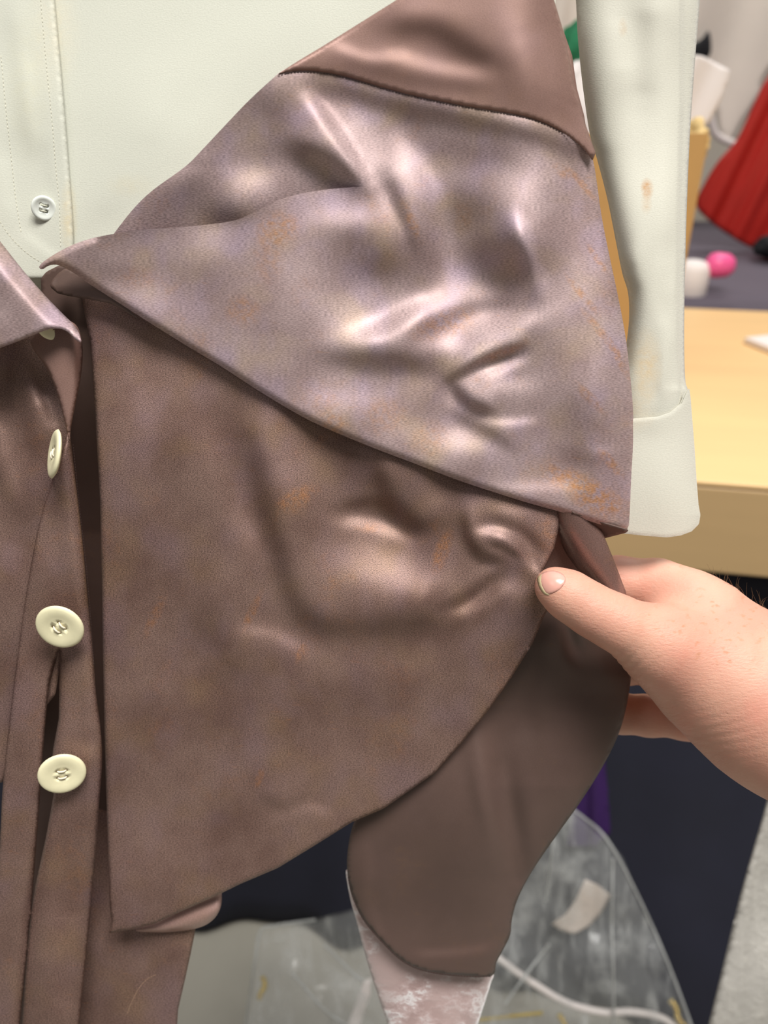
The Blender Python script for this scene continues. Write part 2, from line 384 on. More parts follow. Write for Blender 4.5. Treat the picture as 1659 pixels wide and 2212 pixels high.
quad_box('tabletop', (-1.18, .02, ZT-.03), (1.78, .98, ZT), M['wood_shaded'], far)
for x in (-1.1, 1.7):
    for y in (.1, .9): quad_box('leg', (x-.03, y-.03, 0), (x+.03, y+.03, ZT-.03), M['wood_shaded'], far)

# ------------------------------------------------------------------ cream blouse
FW = P(829, 1106, .27)
blouse = empty('blouse', tuple(P(500, 900, .28))); blouse_inv = Matrix.Translation(-blouse.location)
tag(blouse, 'cream crepe blouse with rust-stained sleeve hanging under the brown satin jacket', 'blouse')
jacket = empty('jacket', tuple(P(700, 1500, .28)))
tag(jacket, 'brown mottled satin jacket with a wide draped collar and cream buttons', 'jacket')
def adopt(o, parent):                              # keep the world position while becoming a part
    o.parent = parent; o.matrix_parent_inverse = Matrix.Translation(-Vector(parent.location)); return o

r_bl = relief([('s', [(330, 270), (270, 400), (215, 490)], 26, -.35), ('s', [(420, 230), (330, 330), (280, 420)], 40, .18),
               ('b', 420, 120, 160, 120, .10), ('b', 250, 330, 70, 200, -.08)], .35, wob=.012, seed=3)
def off_blouse(x, y): return -9 + r_bl(x, y) - 14*np.clip((y-600)/60, 0, 1)
o = cloth('blouse_front', [(90, -460), (1200, -460), (1200, 60), (1010, 220), (620, 640), (300, 720), (90, 760)], off_blouse, M['crepe'], None, 9, .4, None); adopt(o, blouse)
r_pl = relief([('s', [(20, 20), (40, 200), (60, 330)], 20, -.35), ('s', [(60, 120), (75, 300)], 14, .3), ('s', [(95, 300), (110, 420)], 12, -.2), ('s', [(10, 330), (20, 460)], 16, .3),
               ('s', [(50, 500), (110, 545), (150, 560)], 10, .3)], .4, wob=.03, seed=4)
PLR = [(80, -460), (100, -160), (112, -60), (118, 0), (130, 130), (141, 260), (152, 400), (157, 470), (159, 530), (160, 760)]
def off_plk(x, y): return -7.4 + r_pl(x, y) - 14*np.clip((y-600)/60, 0, 1)
o = cloth('button_placket', PLR+[(-420, 760), (-420, -460)], off_plk, M['crepe'], None, 7, .9, (7, .7), curl_on=PLR); adopt(o, blouse)
for ln in ([(86, -20), (98, 120), (112, 260), (122, 380), (128, 440), (131, 540)], [(2, 120), (12, 230), (24, 340), (34, 430), (46, 505)], [(-10, 462), (14, 500), (40, 530), (70, 555), (105, 575)]):
    o = stitches(ln, lambda x, y: off_plk(x, y)+.05, M['cream_thread'], None, 9, 6, .8); adopt(o, blouse)

def button(name, px, py, off, rpx, tilt_deg, tilt_dir_deg, spin, mat, parent, hole=.11, gap=.19, thick=.16, thread=None, rim=True, face=None):
    """round four-hole button: lathe-shaped disc cut by four real holes, sewing thread across them"""
    d = float(base(px, py))-off/1000; R = rpx/F*d; c = P(px, py, d)
    nb = 40; out = [(math.cos(2*math.pi*k/nb), math.sin(2*math.pi*k/nb)) for k in range(nb)]
    V = list(out); E = [(k, (k+1) % nb) for k in range(nb)]
    hs = [(sx*gap, sy*gap) for sx in (-1, 1) for sy in (-1, 1)]
    for (hx, hy) in hs:
        i0 = len(V); V += [(hx+hole*math.cos(2*math.pi*k/12), hy+hole*math.sin(2*math.pi*k/12)) for k in range(12)]
        E += [(i0+k, i0+(k+1) % 12) for k in range(12)]
    for rr, nn in ((.97, 40), (.92, 40), (.84, 36), (.76, 36), (.68, 30), (.55, 24), (.42, 16), (.0, 1)):
        V += [(rr*math.cos(2*math.pi*k/nn), rr*math.sin(2*math.pi*k/nn)) for k in range(nn)]
    V = [p for i, p in enumerate(V) if i < nb+48 or all(math.hypot(p[0]-h[0], p[1]-h[1]) > hole*1.25 for h in hs)]
    r = delaunay_2d_cdt([Vector(p) for p in V], E, [], 0, 1e-5, False)
    v2 = np.array([tuple(p) for p in r[0]]); T = [f for f in r[2] if len(f) == 3]
    T = [f for f in T if all(np.hypot(*(v2[list(f)].mean(0)-np.array(h))) > hole*.93 for h in hs)]
    rad = np.hypot(v2[:, 0], v2[:, 1])
    prof = (lambda q: np.interp(q, [0, .5, .62, .72, .84, .93, .98, 1.0], [.02, .03, .055, .10, .115, .09, .04, -.03])) if rim else (lambda q: np.interp(q, [0, .45, .6, .8, .92, .98, 1.0], [.0, .015, .05, .055, .03, -.02, -.06]))
    z = prof(rad)
    v3 = np.c_[v2*R, (z*R)]
    # orientation: facing the viewer, then tilted
    ray = Vector(((px-CX)/F, (py-CY)/F, 1)).normalized(); n = -ray
    td = math.radians(tilt_dir_deg); side = Vector((math.cos(td), math.sin(td), 0)); side = (side - n*side.dot(n)).normalized()
    a = math.radians(tilt_deg); n = (n*math.cos(a)+side*math.sin(a)).normalized()
    ux = Vector((math.cos(spin), math.sin(spin), 0)); ux = (ux-n*ux.dot(n)).normalized(); uy = n.cross(ux)
    def place(q):
        off3 = np.outer(q[:, 0], ux)+np.outer(q[:, 1], uy)+np.outer(q[:, 2], n)      # camera space, y down
        return c + cam2world(off3[:, 0], off3[:, 1], off3[:, 2]) - cam2world(0, 0, 0)
    ob = mesh(name, place(v3), T, mat)
    me = ob.data; nrm = me.polygons[0].normal
    wn = cam2world(*n)-cam2world(0, 0, 0)
    if np.dot(np.array(nrm), wn) < 0: me.flip_normals()
    sd = ob.modifiers.new('thickness', 'SOLIDIFY'); sd.thickness = thick*R; sd.offset = -1
    adopt(ob, parent)
    if thread:
        vs = []
        for sy in (-1, 1):
            pts = np.array([(-gap*R, sy*gap*R, -.04*R), (-gap*.6*R, sy*gap*R, .045*R), (0, sy*gap*R, .055*R), (gap*.6*R, sy*gap*R, .045*R), (gap*R, sy*gap*R, -.04*R)])
            th = tube('thread', place(pts), R*.04, thread, None, 2); th.parent = ob; th.matrix_parent_inverse = ob.matrix_parent_inverse.inverted() if False else Matrix.Identity(4)
            th.matrix_parent_inverse = Matrix.Translation((0, 0, 0))
    return ob
o = button('shirt_button', 95, 450, float(off_plk(np.array([95.]), np.array([450.]))[0])+1.1, 26, 6, 90, .3, M['pearl_button'], blouse, .13, .22, .22, M['cream_thread'])
o['label'] = 'small white four-hole shirt button'

# blouse sleeve
SL = catmull([(1190, -460), (1222, -160), (1242, -20), (1248, 80), (1258, 180), (1274, 290), (1290, 345), (1312, 430), (1330, 520), (1344, 590), (1357, 635), (1358, 700), (1346, 780), (1328, 850), (1326, 905)], 6)
SR = catmull([(1487, 842), (1480, 815), (1478, 700), (1482, 500), (1490, 300), (1500, 150), (1512, 0), (1524, -160), (1560, -460)], 6)
FOLD = np.array([(-160, 1474), (0, 1471), (200, 1471), (400, 1466), (650, 1462), (800, 1466), (900, 1470)], float)
r_sl = relief([('s', [(1400, 10), (1395, 130), (1385, 220)], 30, -.5), ('s', [(1340, 30), (1345, 160)], 25, .3), ('s', [(1450, 100), (1450, 400), (1440, 620)], 18, .25),
               ('s', [(1440, 540), (1425, 640), (1440, 720)], 16, .5), ('s', [(1360, 560), (1362, 640)], 14, -.6), ('s', [(1435, 760), (1422, 850)], 10, -.5), ('s', [(1445, 760), (1435, 850)], 8, .4), ('b', 1390, 300, 60, 120, .15)], .4, wob=.03, seed=9)
def off_sleeve(x, y):
    xl = np.interp(y, SL[:, 1], SL[:, 0]); xr = np.interp(y, SR[::-1, 1], SR[::-1, 0])
    u = np.clip((x-(xl+xr)/2)/((xr-xl)/2+1), -1, 1)
    st = np.clip((x-np.interp(y, FOLD[:, 0], FOLD[:, 1]))/4, 0, 1)
    return -14 + 13*np.sqrt(np.clip(1-np.abs(u)**3.2*.96, 0, 1)) + r_sl(x, y)*1.4 - 4.5*st
sl_poly = np.vstack([SL, [(1330, 935), (1380, 935), (1440, 915), (1480, 880)], SR])
o = cloth('sleeve', sl_poly, off_sleeve, M['crepe_sleeve'], None, 7, .4, None); adopt(o, blouse); sleeve = o
cf = [(1322, 906), (1368, 904), (1420, 900), (1450, 890), (1472, 872), (1484, 845), (1489, 838), (1492, 860), (1495, 900), (1500, 960), (1505, 1040), (1509, 1090), (1513, 1112), (1510, 1132), (1494, 1148), (1470, 1157), (1440, 1161), (1400, 1158), (1360, 1154), (1322, 1150)]
r_cf = relief([('b', 1440, 1000, 40, 90, .2), ('b', 1400, 930, 40, 20, -.2)], .4, wob=.03, seed=12)
def off_cuff(x, y):
    xr = np.interp(y, [838, 900, 1040, 1112, 1160], [1492, 1496, 1506, 1514, 1514]); u = np.clip((x-1400)/(xr-1400+2), -1, 1)
    return -13 + 12*np.sqrt(np.clip(1-np.abs(u)**2.6*.97, 0, 1)) + r_cf(x, y)+3.2
o = cloth('cuff', cf, off_cuff, M['crepe_sleeve'], None, 5, .6, (6, .25)); o.modifiers[0].use_rim = False; o.parent = sleeve; o.matrix_parent_inverse = Matrix.Identity(4)

# ------------------------------------------------------------------ brown satin jacket
SEAM = catmull([(600, 160), (635, 154), (680, 154), (740, 164), (830, 190), (900, 208), (1000, 228), (1090, 243), (1150, 256), (1200, 277), (1240, 302), (1266, 326), (1281, 345)], 6)
COLL = [
 ('s', [(671, 205), (715, 268), (760, 337), (794, 395)], 17, 1.25), ('s', [(745, 250), (800, 330), (850, 400)], 36, .22),
 ('s', [(640, 320), (720, 362), (775, 396)], 28, -.75), ('b', 555, 392, 55, 36, .55, -20), ('b', 485, 455, 45, 30, -.6), ('b', 520, 270, 70, 70, -.15), ('b', 400, 400, 60, 40, -.15),
 ('s', [(834, 373), (870, 464), (900, 545)], 17, -.5), ('s', [(815, 400), (850, 470), (880, 520)], 14, .25), ('s', [(862, 300), (900, 360), (932, 425), (948, 520), (932, 620), (880, 690)], 28, .62), ('s', [(1200, 460), (1206, 580), (1196, 690)], 26, .3),
 ('b', 960, 310, 100, 70, -.35), ('b', 1090, 330, 70, 60, -.45), ('b', 860, 260, 80, 50, -.15), ('b', 1020, 455, 85, 65, -.6), ('b', 1080, 568, 80, 55, -1.1, 20), ('b', 1115, 530, 32, 55, -.55, -25),
 ('s', [(1120, 470), (1155, 555), (1175, 630)], 15, .8), ('b', 822, 572, 70, 50, -.6), ('b', 770, 510, 60, 30, -.2), ('b', 738, 470, 70, 30, .3),
 ('s', [(1190, 330), (1195, 520), (1200, 700)], 38, .28), ('s', [(785, 720), (860, 690), (940, 650)], 28, 1.0), ('b', 800, 725, 50, 26, .4),
 ('s', [(920, 705), (1034, 662), (1130, 660)], 20, -.3), ('s', [(1034, 705), (1110, 690), (1178, 680)], 26, .45),
 ('s', [(700, 770), (800, 778), (870, 782), (940, 796)], 26, -.55), ('b', 950, 742, 70, 22, .4),
 ('s', [(972, 822), (1034, 783), (1125, 748)], 13, -1.1), ('s', [(1045, 808), (1090, 792), (1135, 776)], 13, .65), ('s', [(976, 828), (1010, 868), (1062, 892)], 15, -1.0),
 ('b', 1108, 832, 50, 26, .5), ('s', [(1045, 908), (1100, 912), (1160, 908)], 13, .6), ('s', [(976, 892), (1058, 935), (1110, 970)], 16, -.5), ('b', 940, 830, 40, 40, .3),
 ('b', 740, 865, 110, 38, .35), ('b', 1010, 955, 70, 36, .5), ('b', 890, 935, 60, 40, .3), ('b', 1250, 905, 55, 70, -.4), ('b', 1250, 985, 60, 26, -.35),
 ('b', 1150, 1052, 90, 20, .5), ('b', 1300, 972, 28, 13, .45), ('b', 330, 640, 50, 60, .3), ('b', 250, 590, 60, 30, -.2), ('b', 430, 600, 90, 60, -.22), ('b', 600, 700, 60, 100, -.12), ('b', 540, 620, 60, 60, .12), ('b', 690, 640, 40, 60, .15),
 ('b', 1300, 600, 25, 200, -.15), ('b', 520, 310, 120, 90, -.35, -40), ('b', 340, 450, 110, 50, -.25, -35), ('b', 575, 215, 50, 50, -.35), ('s', [(700, 185), (900, 238), (1090, 275), (1200, 312), (1260, 362)], 24, -.40)]
def boost(L_, up, dn): return [tuple(list(i[:3])+[i[3]*(up if i[3] > 0 else dn)]) if i[0] == 's' else tuple(list(i[:5])+[i[5]*(up if i[5] > 0 else dn)]+list(i[6:])) for i in L_]
r_co = relief(boost(COLL, 1.0, 1.45), .74, .2, wob=.028, seed=6)
def off_collar(x, y):
    d = dist_poly(np.stack([x, y], -1), SEAM); above = y < np.interp(x, SEAM[:, 0], SEAM[:, 1])
    return np.where(above, 4.2-d*.1, 4.2 + 5.5*(1-np.exp(-d/320))) + r_co(x, y)
# collar stand above the seam
r_st = relief([('s', [(720, 95), (800, 125), (870, 115)], 14, .5), ('s', [(830, 60), (930, 60), (1010, 110), (1070, 140)], 30, -.55), ('s', [(850, 120), (960, 150), (1060, 160)], 22, .45),
               ('s', [(760, 140), (900, 175), (1040, 190)], 20, -.35), ('s', [(1130, 60), (1170, 160), (1230, 230)], 35, .3), ('s', [(1180, 200), (1250, 280)], 18, -.3), ('b', 900, 20, 90, 40, .25)], .42, wob=.035, seed=5)
def off_stand(x, y):
    e = np.clip((x-1120)/130, 0, 1.3)
    d = dist_poly(np.stack([x, y], -1), SEAM); S = np.interp(x, SEAM[:, 0], r_co(SEAM[:, 0], SEAM[:, 1]))
    return 4.9 + S + r_st(x, y)*1.2*(1-np.exp(-d/35)) - 2.5*e**2*np.clip(d/60, 0, 1) - 3*np.clip((x-1200)/80, 0, 1)**2
st_poly = np.vstack([[(1080, -160), (1000, -100), (930, -50), (850, 4), (780, 48), (700, 98), (640, 134)], SEAM, [(1287, 330), (1280, 312), (1266, 272), (1254, 225), (1241, 185), (1230, 125), (1215, 60), (1197, 0), (1170, -160)]])
o = cloth('collar_stand', st_poly, off_stand, M['satin_plain'], None, 6, .4, (5, .5)); adopt(o, jacket)
sb = [(1215, 60), (1236, 120), (1246, 190), (1262, 250), (1266, 275), (1250, 290), (1200, 240), (1180, 100)]
o = cloth('neck_facing', sb, -6.0, M['satin_plain'], None, 8, .5, (8, .6)); adopt(o, jacket)

# big draped collar with a fold that tucks one layer behind the other
RE = catmull([(1281, 345), (1288, 385), (1300, 470), (1318, 560), (1335, 640), (1350, 720), (1360, 800), (1367, 880), (1369, 960), (1367, 1050), (1365, 1120), (1363, 1140)], 5)
BE = catmull([(1354, 1149), (1290, 1131), (1215, 1107), (1130, 1083), (1000, 1041), (900, 1003), (800, 965), (700, 923), (640, 893), (560, 845), (480, 793), (400, 745), (320, 695), (250, 650), (200, 618), (160, 590), (138, 578)], 5)
TIP = catmull([(138, 578), (122, 572), (105, 574), (92, 582), (84, 578), (92, 567), (115, 551), (142, 536), (172, 523), (205, 513)], 5)
UL = catmull([(205, 513), (265, 462), (330, 410), (400, 360), (440, 320), (520, 235), (560, 196), (600, 160)], 5)
SLIT = catmull([(205, 513), (240, 507), (300, 497), (400, 490), (480, 481), (520, 472), (560, 453), (620, 426), (700, 410), (785, 403)], 6)
step = 6.0
SEAMU = SEAM.copy(); SEAMU[1:-1, 1] -= 14*np.clip(np.minimum(np.arange(1, len(SEAM)-1), len(SEAM)-1-np.arange(1, len(SEAM)-1))/6, 0, 1)
secs = [resample(s, step) for s in (SEAMU, RE, BE, TIP, UL)]
poly = np.vstack([s[:-1] for s in secs])
slit = resample(SLIT, step)
V, T = triangulate(poly, step, extra=slit)
ds_all = dist_poly(V, slit); tipd = np.linalg.norm(V-slit[-1], axis=1)
on = (ds_all < .05) & (tipd > .5)
sy = np.interp(V[:, 0], slit[:, 0], slit[:, 1])
cen = V[T].mean(1); up_face = (cen[:, 1] < np.interp(cen[:, 0], slit[:, 0], slit[:, 1])) & (cen[:, 0] < 785)
idx = {int(i): len(V)+k for k, i in enumerate(np.where(on)[0])}
V2 = np.vstack([V, V[on]]); T2 = T.copy()
for k in np.where(up_face)[0]: T2[k] = [idx.get(int(i), int(i)) for i in T2[k]]
upper = np.r_[(V[:, 1] < sy) & ~on & (V[:, 0] < 785), np.ones(on.sum(), bool)]
dsl, tsl = dist_poly(V2, slit, want_t=True)
o_ = off_collar(V2[:, 0], V2[:, 1]); k1 = np.clip(1-tsl, 0, 1)
e = dist_poly(V2, np.vstack([RE, BE, TIP])); o_ -= 1.6*np.clip(1-e/14, 0, 1)**2
eb = dist_poly(V2, BE); o_ -= 1.2*np.exp(-eb/70)*np.clip((V2[:, 0]-150)/200, 0, 1)
er = dist_poly(V2, RE); o_ -= 6*np.clip(1-er/90, 0, 1)**2
low = ~upper & (V2[:, 1] >= np.r_[sy, sy[on]]-.5) & (V2[:, 0] < 785+60)
o_[upper] -= (8.5*k1**.75*np.exp(-(dsl/75)**1.2))[upper] + (4.5*np.exp(-dist_poly(V2, UL)/60)*np.clip((V2[:, 1]-160)/200, 0, 1))[upper]
o_[low] += (4.0*k1**.8*np.exp(-dsl/110))[low]
o_[upper] = np.maximum(o_[upper], off_blouse(V2[upper, 0], V2[upper, 1])+1.2)
sh = np.where(upper, 42*k1**.8*np.exp(-(dsl/45)**2), 0)
W = P(V2[:, 0], V2[:, 1]+sh, base(V2[:, 0], V2[:, 1]+sh)-o_/1000)
o = mesh('collar', W, T2, M['satin'], None, uv=V2/1000*np.array([1, -1]))
m_ = o.modifiers.new('thickness', 'SOLIDIFY'); m_.thickness = .0003; m_.offset = -1; m_.use_rim = False
adopt(o, jacket); collar = o
# seam thread sunk between collar and stand
q = SEAM
seam_pts = P(q[:, 0], q[:, 1]+1.0, base(q[:, 0], q[:, 1])-(off_collar(q[:, 0], q[:, 1]+2)+.05)/1000)
o = stitches(np.stack([q[:, 0], q[:, 1]+2.5], -1)[::3], lambda x, y: off_collar(x, y)+.08, M['dark_thread'], None, 7, 5, .5, name='seam_stitching'); o.parent = collar; o.matrix_parent_inverse = Matrix.Identity(4)
# collar facing seen inside the rolled tip and under the corner
def off_face(x, y): return .5 + 4*np.clip((x-120)/120, 0, 1) - 2*np.clip((620-y)/60, 0, 1)
fc = [(112, 606), (108, 620), (125, 634), (150, 640), (190, 646), (240, 656), (300, 690), (250, 640), (200, 610), (165, 586), (140, 580), (126, 590)]
o = cloth('collar_facing', fc, off_face, M['dull_shaded'], None, 6, .5, None); adopt(o, jacket)
def off_corner(x, y):
    yb = np.interp(x, [1215, 1290, 1354], [1107, 1131, 1149]); return 5.5 - .22*np.clip(y-yb, -10, 60)
o = cloth('collar_facing', [(1235, 1106), (1290, 1126), (1358, 1146), (1352, 1151), (1325, 1158), (1298, 1165), (1288, 1162), (1270, 1150), (1250, 1130)], off_corner, M['dull_shaded'], None, 5, .5, None); adopt(o, jacket)

# front panel pulled towards the thumb
FRONT = [
 ('s', [(468, 930), (480, 1020), (510, 1110), (560, 1200)], 30, .55), ('s', [(545, 950), (562, 1054), (594, 1168), (632, 1295), (690, 1345)], 26, -.9),
 ('b', 655, 1030, 60, 90, .6, -15), ('b', 720, 1100, 70, 50, .4, 30), ('b', 800, 1215, 140, 70, .75, 15), ('b', 900, 1260, 80, 40, .3), ('b', 690, 1190, 40, 60, .15),
 ('s', [(812, 1005), (842, 1080), (895, 1132), (930, 1128)], 24, -1.0), ('s', [(735, 1100), (800, 1083), (850, 1098)], 18, -.65), ('s', [(720, 1122), (800, 1132), (880, 1160)], 17, .7), ('b', 880, 1060, 40, 40, -.2), ('b', 940, 1090, 30, 40, .35),
 ('s', [(1005, 1120), (1012, 1165), (1040, 1198), (1085, 1212)], 13, -1.2), ('s', [(1025, 1150), (1080, 1146), (1140, 1180)], 15, .9), ('s', [(1060, 1172), (1090, 1182), (1120, 1200)], 9, -1.1), ('s', [(1120, 1178), (1145, 1215), (1160, 1240)], 10, .8),
 ('s', [(1060, 1120), (1120, 1140), (1180, 1190)], 14, -.6), ('b', 1110, 1105, 60, 20, .2),
 ('s', [(978, 1150), (950, 1225), (915, 1305)], 15, .65), ('s', [(1000, 1170), (985, 1240), (950, 1300)], 14, -.35), ('s', [(1085, 1230), (1010, 1285), (955, 1312)], 12, -.7), ('s', [(1105, 1250), (1040, 1300), (980, 1330)], 18, .75), ('b', 1120, 1275, 35, 30, .55),
 ('s', [(630, 1340), (740, 1360), (865, 1350), (980, 1345)], 30, -.65), ('s', [(504, 1362), (590, 1368), (650, 1408)], 22, .55), ('b', 455, 1360, 50, 60, -.5), ('b', 500, 1450, 60, 40, -.35), ('b', 1040, 1380, 50, 40, .2),
 ('b', 300, 880, 70, 130, .35), ('b', 380, 1010, 40, 100, -.3), ('b', 300, 1200, 70, 160, -.1), ('s', [(570, 1725), (615, 1742), (650, 1728)], 14, -.6), ('s', [(620, 1752), (670, 1742), (710, 1760)], 16, .6), ('b', 520, 1700, 50, 40, .2),
 ('b', 340, 1850, 100, 90, .35), ('b', 480, 1560, 140, 60, -.15), ('b', 800, 1520, 160, 60, -.15), ('b', 700, 1640, 80, 40, .15), ('b', 850, 1440, 120, 30, .2)]
r_fr = relief(boost(FRONT, 1.05, 1.4), .70, .2, wob=.05, seed=8)
def off_front(x, y):
    d = np.hypot(x-1185, y-1245); return .5 + 9*np.exp(-d/170) + r_fr(x, y) - 2.5*np.clip((300-x)/120, 0, 1)**2
fp = [(150, 560), (176, 640), (195, 740), (206, 900), (216, 1080), (220, 1250), (222, 1400), (226, 1600), (232, 1800), (237, 1955), (241, 1990), (236, 2016), (290, 2007), (335, 1995), (400, 1965), (475, 1931), (520, 1909), (600, 1875), (680, 1826), (760, 1776), (830, 1746), (880, 1711), (940, 1669), (1000, 1602), (1050, 1541), (1100, 1471), (1150, 1391), (1175, 1332), (1195, 1300), (1186, 1262), (1172, 1235), (1184, 1213), (1197, 1186), (1205, 1150), (1212, 1104), (1216, 1080), (1225, 1030), (1000, 960), (640, 800), (400, 640), (260, 570)]
o = cloth('front_panel', fp, off_front, M['twill'], None, 6, .6, (9, 1.1)); adopt(o, jacket)
# lining behind the lifted front edge, and the satin roll between collar and thumb
o = cloth('lining', [(1150, 1060), (1262, 1075), (1300, 1180), (1335, 1300), (1260, 1360), (1160, 1330)], lambda x, y: -6.0+0*x, M['satin_plain'], None, 8, .5, None); adopt(o, jacket)
AX = np.array([(1222, 1060), (1250, 1130), (1285, 1200), (1335, 1300)], float)
def off_roll(x, y):
    d = dist_poly(np.stack([x, y], -1), AX); wdt = np.interp(y, [1060, 1150, 1220, 1290], [42, 52, 50, 26])
    return -3.5 + 10*np.sqrt(np.clip(1-(d/wdt)**2, 0, 1)) - 8*np.clip((1098-y)/40, 0, 1)
rl = [(1185, 1050), (1270, 1050), (1290, 1120), (1308, 1165), (1328, 1215), (1345, 1260), (1353, 1283), (1352, 1310), (1310, 1300), (1275, 1262), (1240, 1220), (1215, 1180), (1205, 1140)]
o = cloth('lapel_roll', rl, off_roll, M['roll'], None, 5, .5, None, sharp=False); adopt(o, jacket)

# hanging jacket sleeve and its velvet cuff
r_hs = relief([('s', [(1095, 1560), (1075, 1660), (1085, 1800), (1105, 1960)], 24, .30), ('s', [(1010, 1600), (1030, 1720), (1075, 1850), (1100, 1970)], 16, -.25), ('s', [(1215, 1340), (1225, 1400), (1240, 1430)], 14, .6), ('s', [(1235, 1350), (1250, 1395)], 12, -.7), ('s', [(1180, 1380), (1160, 1470), (1150, 1560)], 22, -.4),
               ('s', [(1300, 1400), (1330, 1450)], 18, .35), ('s', [(800, 1830), (800, 1950), (830, 2040)], 14, .3), ('b', 900, 1950, 70, 150, -.08), ('s', [(900, 2060), (1000, 2055), (1070, 2040)], 12, .35), ('b', 1068, 1740, 24, 170, .9, -8), ('b', 1130, 1800, 22, 150, -.5, -8), ('b', 960, 1850, 60, 160, -.2), ('b', 1180, 1700, 50, 120, -.15)], .85, wob=.04, seed=11)
def off_hang(x, y):
    xl = np.interp(y, [1300, 1700, 1800, 1900, 2110], [800, 752, 750, 748, 800]); xr = np.interp(y, [1300, 1460, 1550, 1700, 1900, 2000, 2110], [1350, 1366, 1350, 1285, 1140, 1108, 1064])
    u = np.clip((x-(xl+xr)/2)/((xr-xl)/2), -1, 1); lift = 7*np.exp(-np.hypot(x-1240, y-1330)/120)
    w = np.clip((x-(1015+(y-1600)*.25))/40, 0, 1)*np.clip((y-1500)/200, 0, 1)
    return -16 + 10*np.sqrt(np.clip(1-u**2*.97, 0, 1)) + r_hs(x, y)*1.8 + lift + 2.5*w
hs = catmull([(1150, 1270), (1260, 1320), (1345, 1400), (1362, 1450), (1358, 1500), (1346, 1555), (1328, 1605), (1295, 1668), (1250, 1738), (1200, 1808), (1152, 1878), (1120, 1938), (1106, 1985), (1102, 2020), (1085, 2055), (1072, 2080), (1063, 2108), (1010, 2108), (960, 2104), (910, 2094), (868, 2074), (825, 2033), (785, 1985), (760, 1930), (750, 1880), (752, 1830), (765, 1775), (800, 1700), (900, 1560), (1040, 1380)], 5, True)
o = cloth('hanging_sleeve', hs, off_hang, M['dull_shaded'], None, 7, .6, (6, .8)); adopt(o, jacket); hsl = o
hem = catmull([(1060, 2109), (1010, 2109), (960, 2105), (910, 2095), (868, 2075), (825, 2034), (785, 1986), (760, 1931), (751, 1885)], 5)
o = stitches(hem[::3], lambda x, y: off_hang(x, y)+.0, M['dark_thread'], None, 6, 5, 1.4, name='hem_stitching'); o.parent = hsl; o.matrix_parent_inverse = Matrix.Identity(4)
def velvet():
    m, t, b = nt('crushed_pale_velvet'); v = uvmap(t, (1, 1.6, 1), .5)
    n = noise(t, v, 22, 5, .65); n2 = noise(t, uvmap(t, (1, 1, 1)), 7, 2, .5)
    pat = ramp(t, n, [(.42, srgb(166, 138, 134)), (.52, srgb(196, 172, 170)), (.58, srgb(232, 228, 228)), (.64, srgb(186, 164, 164))])  # white streaks put the crushed pile's highlights into the colour
    col = mixc(t, ramp(t, n2, [(.4, (0, 0, 0)), (.6, (1, 1, 1))]), srgb(182, 156, 152), pat)
    t.links.new(col, b.inputs['Base Color']); b.inputs['Roughness'].default_value = .55; b.inputs['Sheen Weight'].default_value = .5
    bp = N(t, 'ShaderNodeBump', i_Strength=.5, i_Distance=.001); t.links.new(n, bp.inputs['Height']); t.links.new(bp.outputs[0], b.inputs['Normal']); return m
M['velvet'] = velvet()
def off_velvet(x, y):
    xl = np.interp(y, [1850, 1990, 2110, 2300], [744, 765, 796, 850]); xr = np.interp(y, [1990, 2110, 2300], [1085, 1066, 1000])
    u = np.clip((x-(xl+xr)/2)/((xr-xl)/2), -1, 1); return -27 + 11*np.sqrt(np.clip(1-u**2*.97, 0, 1))
vp = catmull([(747, 1880), (756, 1940), (770, 1990), (788, 2060), (806, 2120), (826, 2180), (850, 2250), (880, 2330), (990, 2330), (1020, 2250), (1043, 2180), (1060, 2125), (1063, 2100), (1000, 2080), (930, 2075), (850, 2030), (790, 1950), (765, 1890)], 4, True)
o = cloth('velvet_cuff', vp, off_velvet, M['velvet'], None, 7, .8, (6, .6)); o.parent = hsl; o.matrix_parent_inverse = Matrix.Identity(4)
o['label'] = 'pale crushed velvet cuff below the brown sleeve'

# left side: lapel, facing, left front, button placket
r_lp = relief([('s', [(-20, 545), (40, 610), (110, 690), (140, 712)], 16, .8), ('s', [(40, 560), (100, 640), (150, 700)], 10, -.8), ('s', [(-30, 600), (30, 670), (60, 720)], 22, -.25), ('b', -10, 720, 60, 20, -.2)], .5, wob=.02, seed=13)
def off_lapel(x, y):
    e = dist_poly(np.stack([x, y], -1), np.array([(-60, 445), (0, 520), (50, 582), (100, 640), (140, 682), (165, 712)], float))
    return 14.5 + r_lp(x, y) - 5*np.clip(1-e/45, 0, 1)**2
lp = catmull([(-420, 380), (-60, 450), (0, 521), (50, 584), (100, 641), (138, 680), (157, 699), (170, 718), (175, 738), (164, 734), (144, 715), (122, 710), (100, 713), (60, 729), (30, 741), (0, 752), (-60, 775), (-420, 810)], 5, True)
o = cloth('lapel', lp, off_lapel, M['satin'], None, 6, .7, (7, .7)); adopt(o, jacket)
def off_vf(x, y): return 5.5 + 2.2*np.sin((x-70)/35) - 6*np.clip((x-158)/20, 0, 1)**2
vf = catmull([(66, 740), (90, 705), (130, 690), (160, 698), (174, 722), (179, 765), (174, 820), (164, 870), (154, 920), (150, 952), (143, 925), (132, 880), (120, 840), (100, 795)], 5, True)
o = cloth('placket_facing', vf, off_vf, M['satin_plain'], None, 5, .6, (8, 1.0)); adopt(o, jacket)
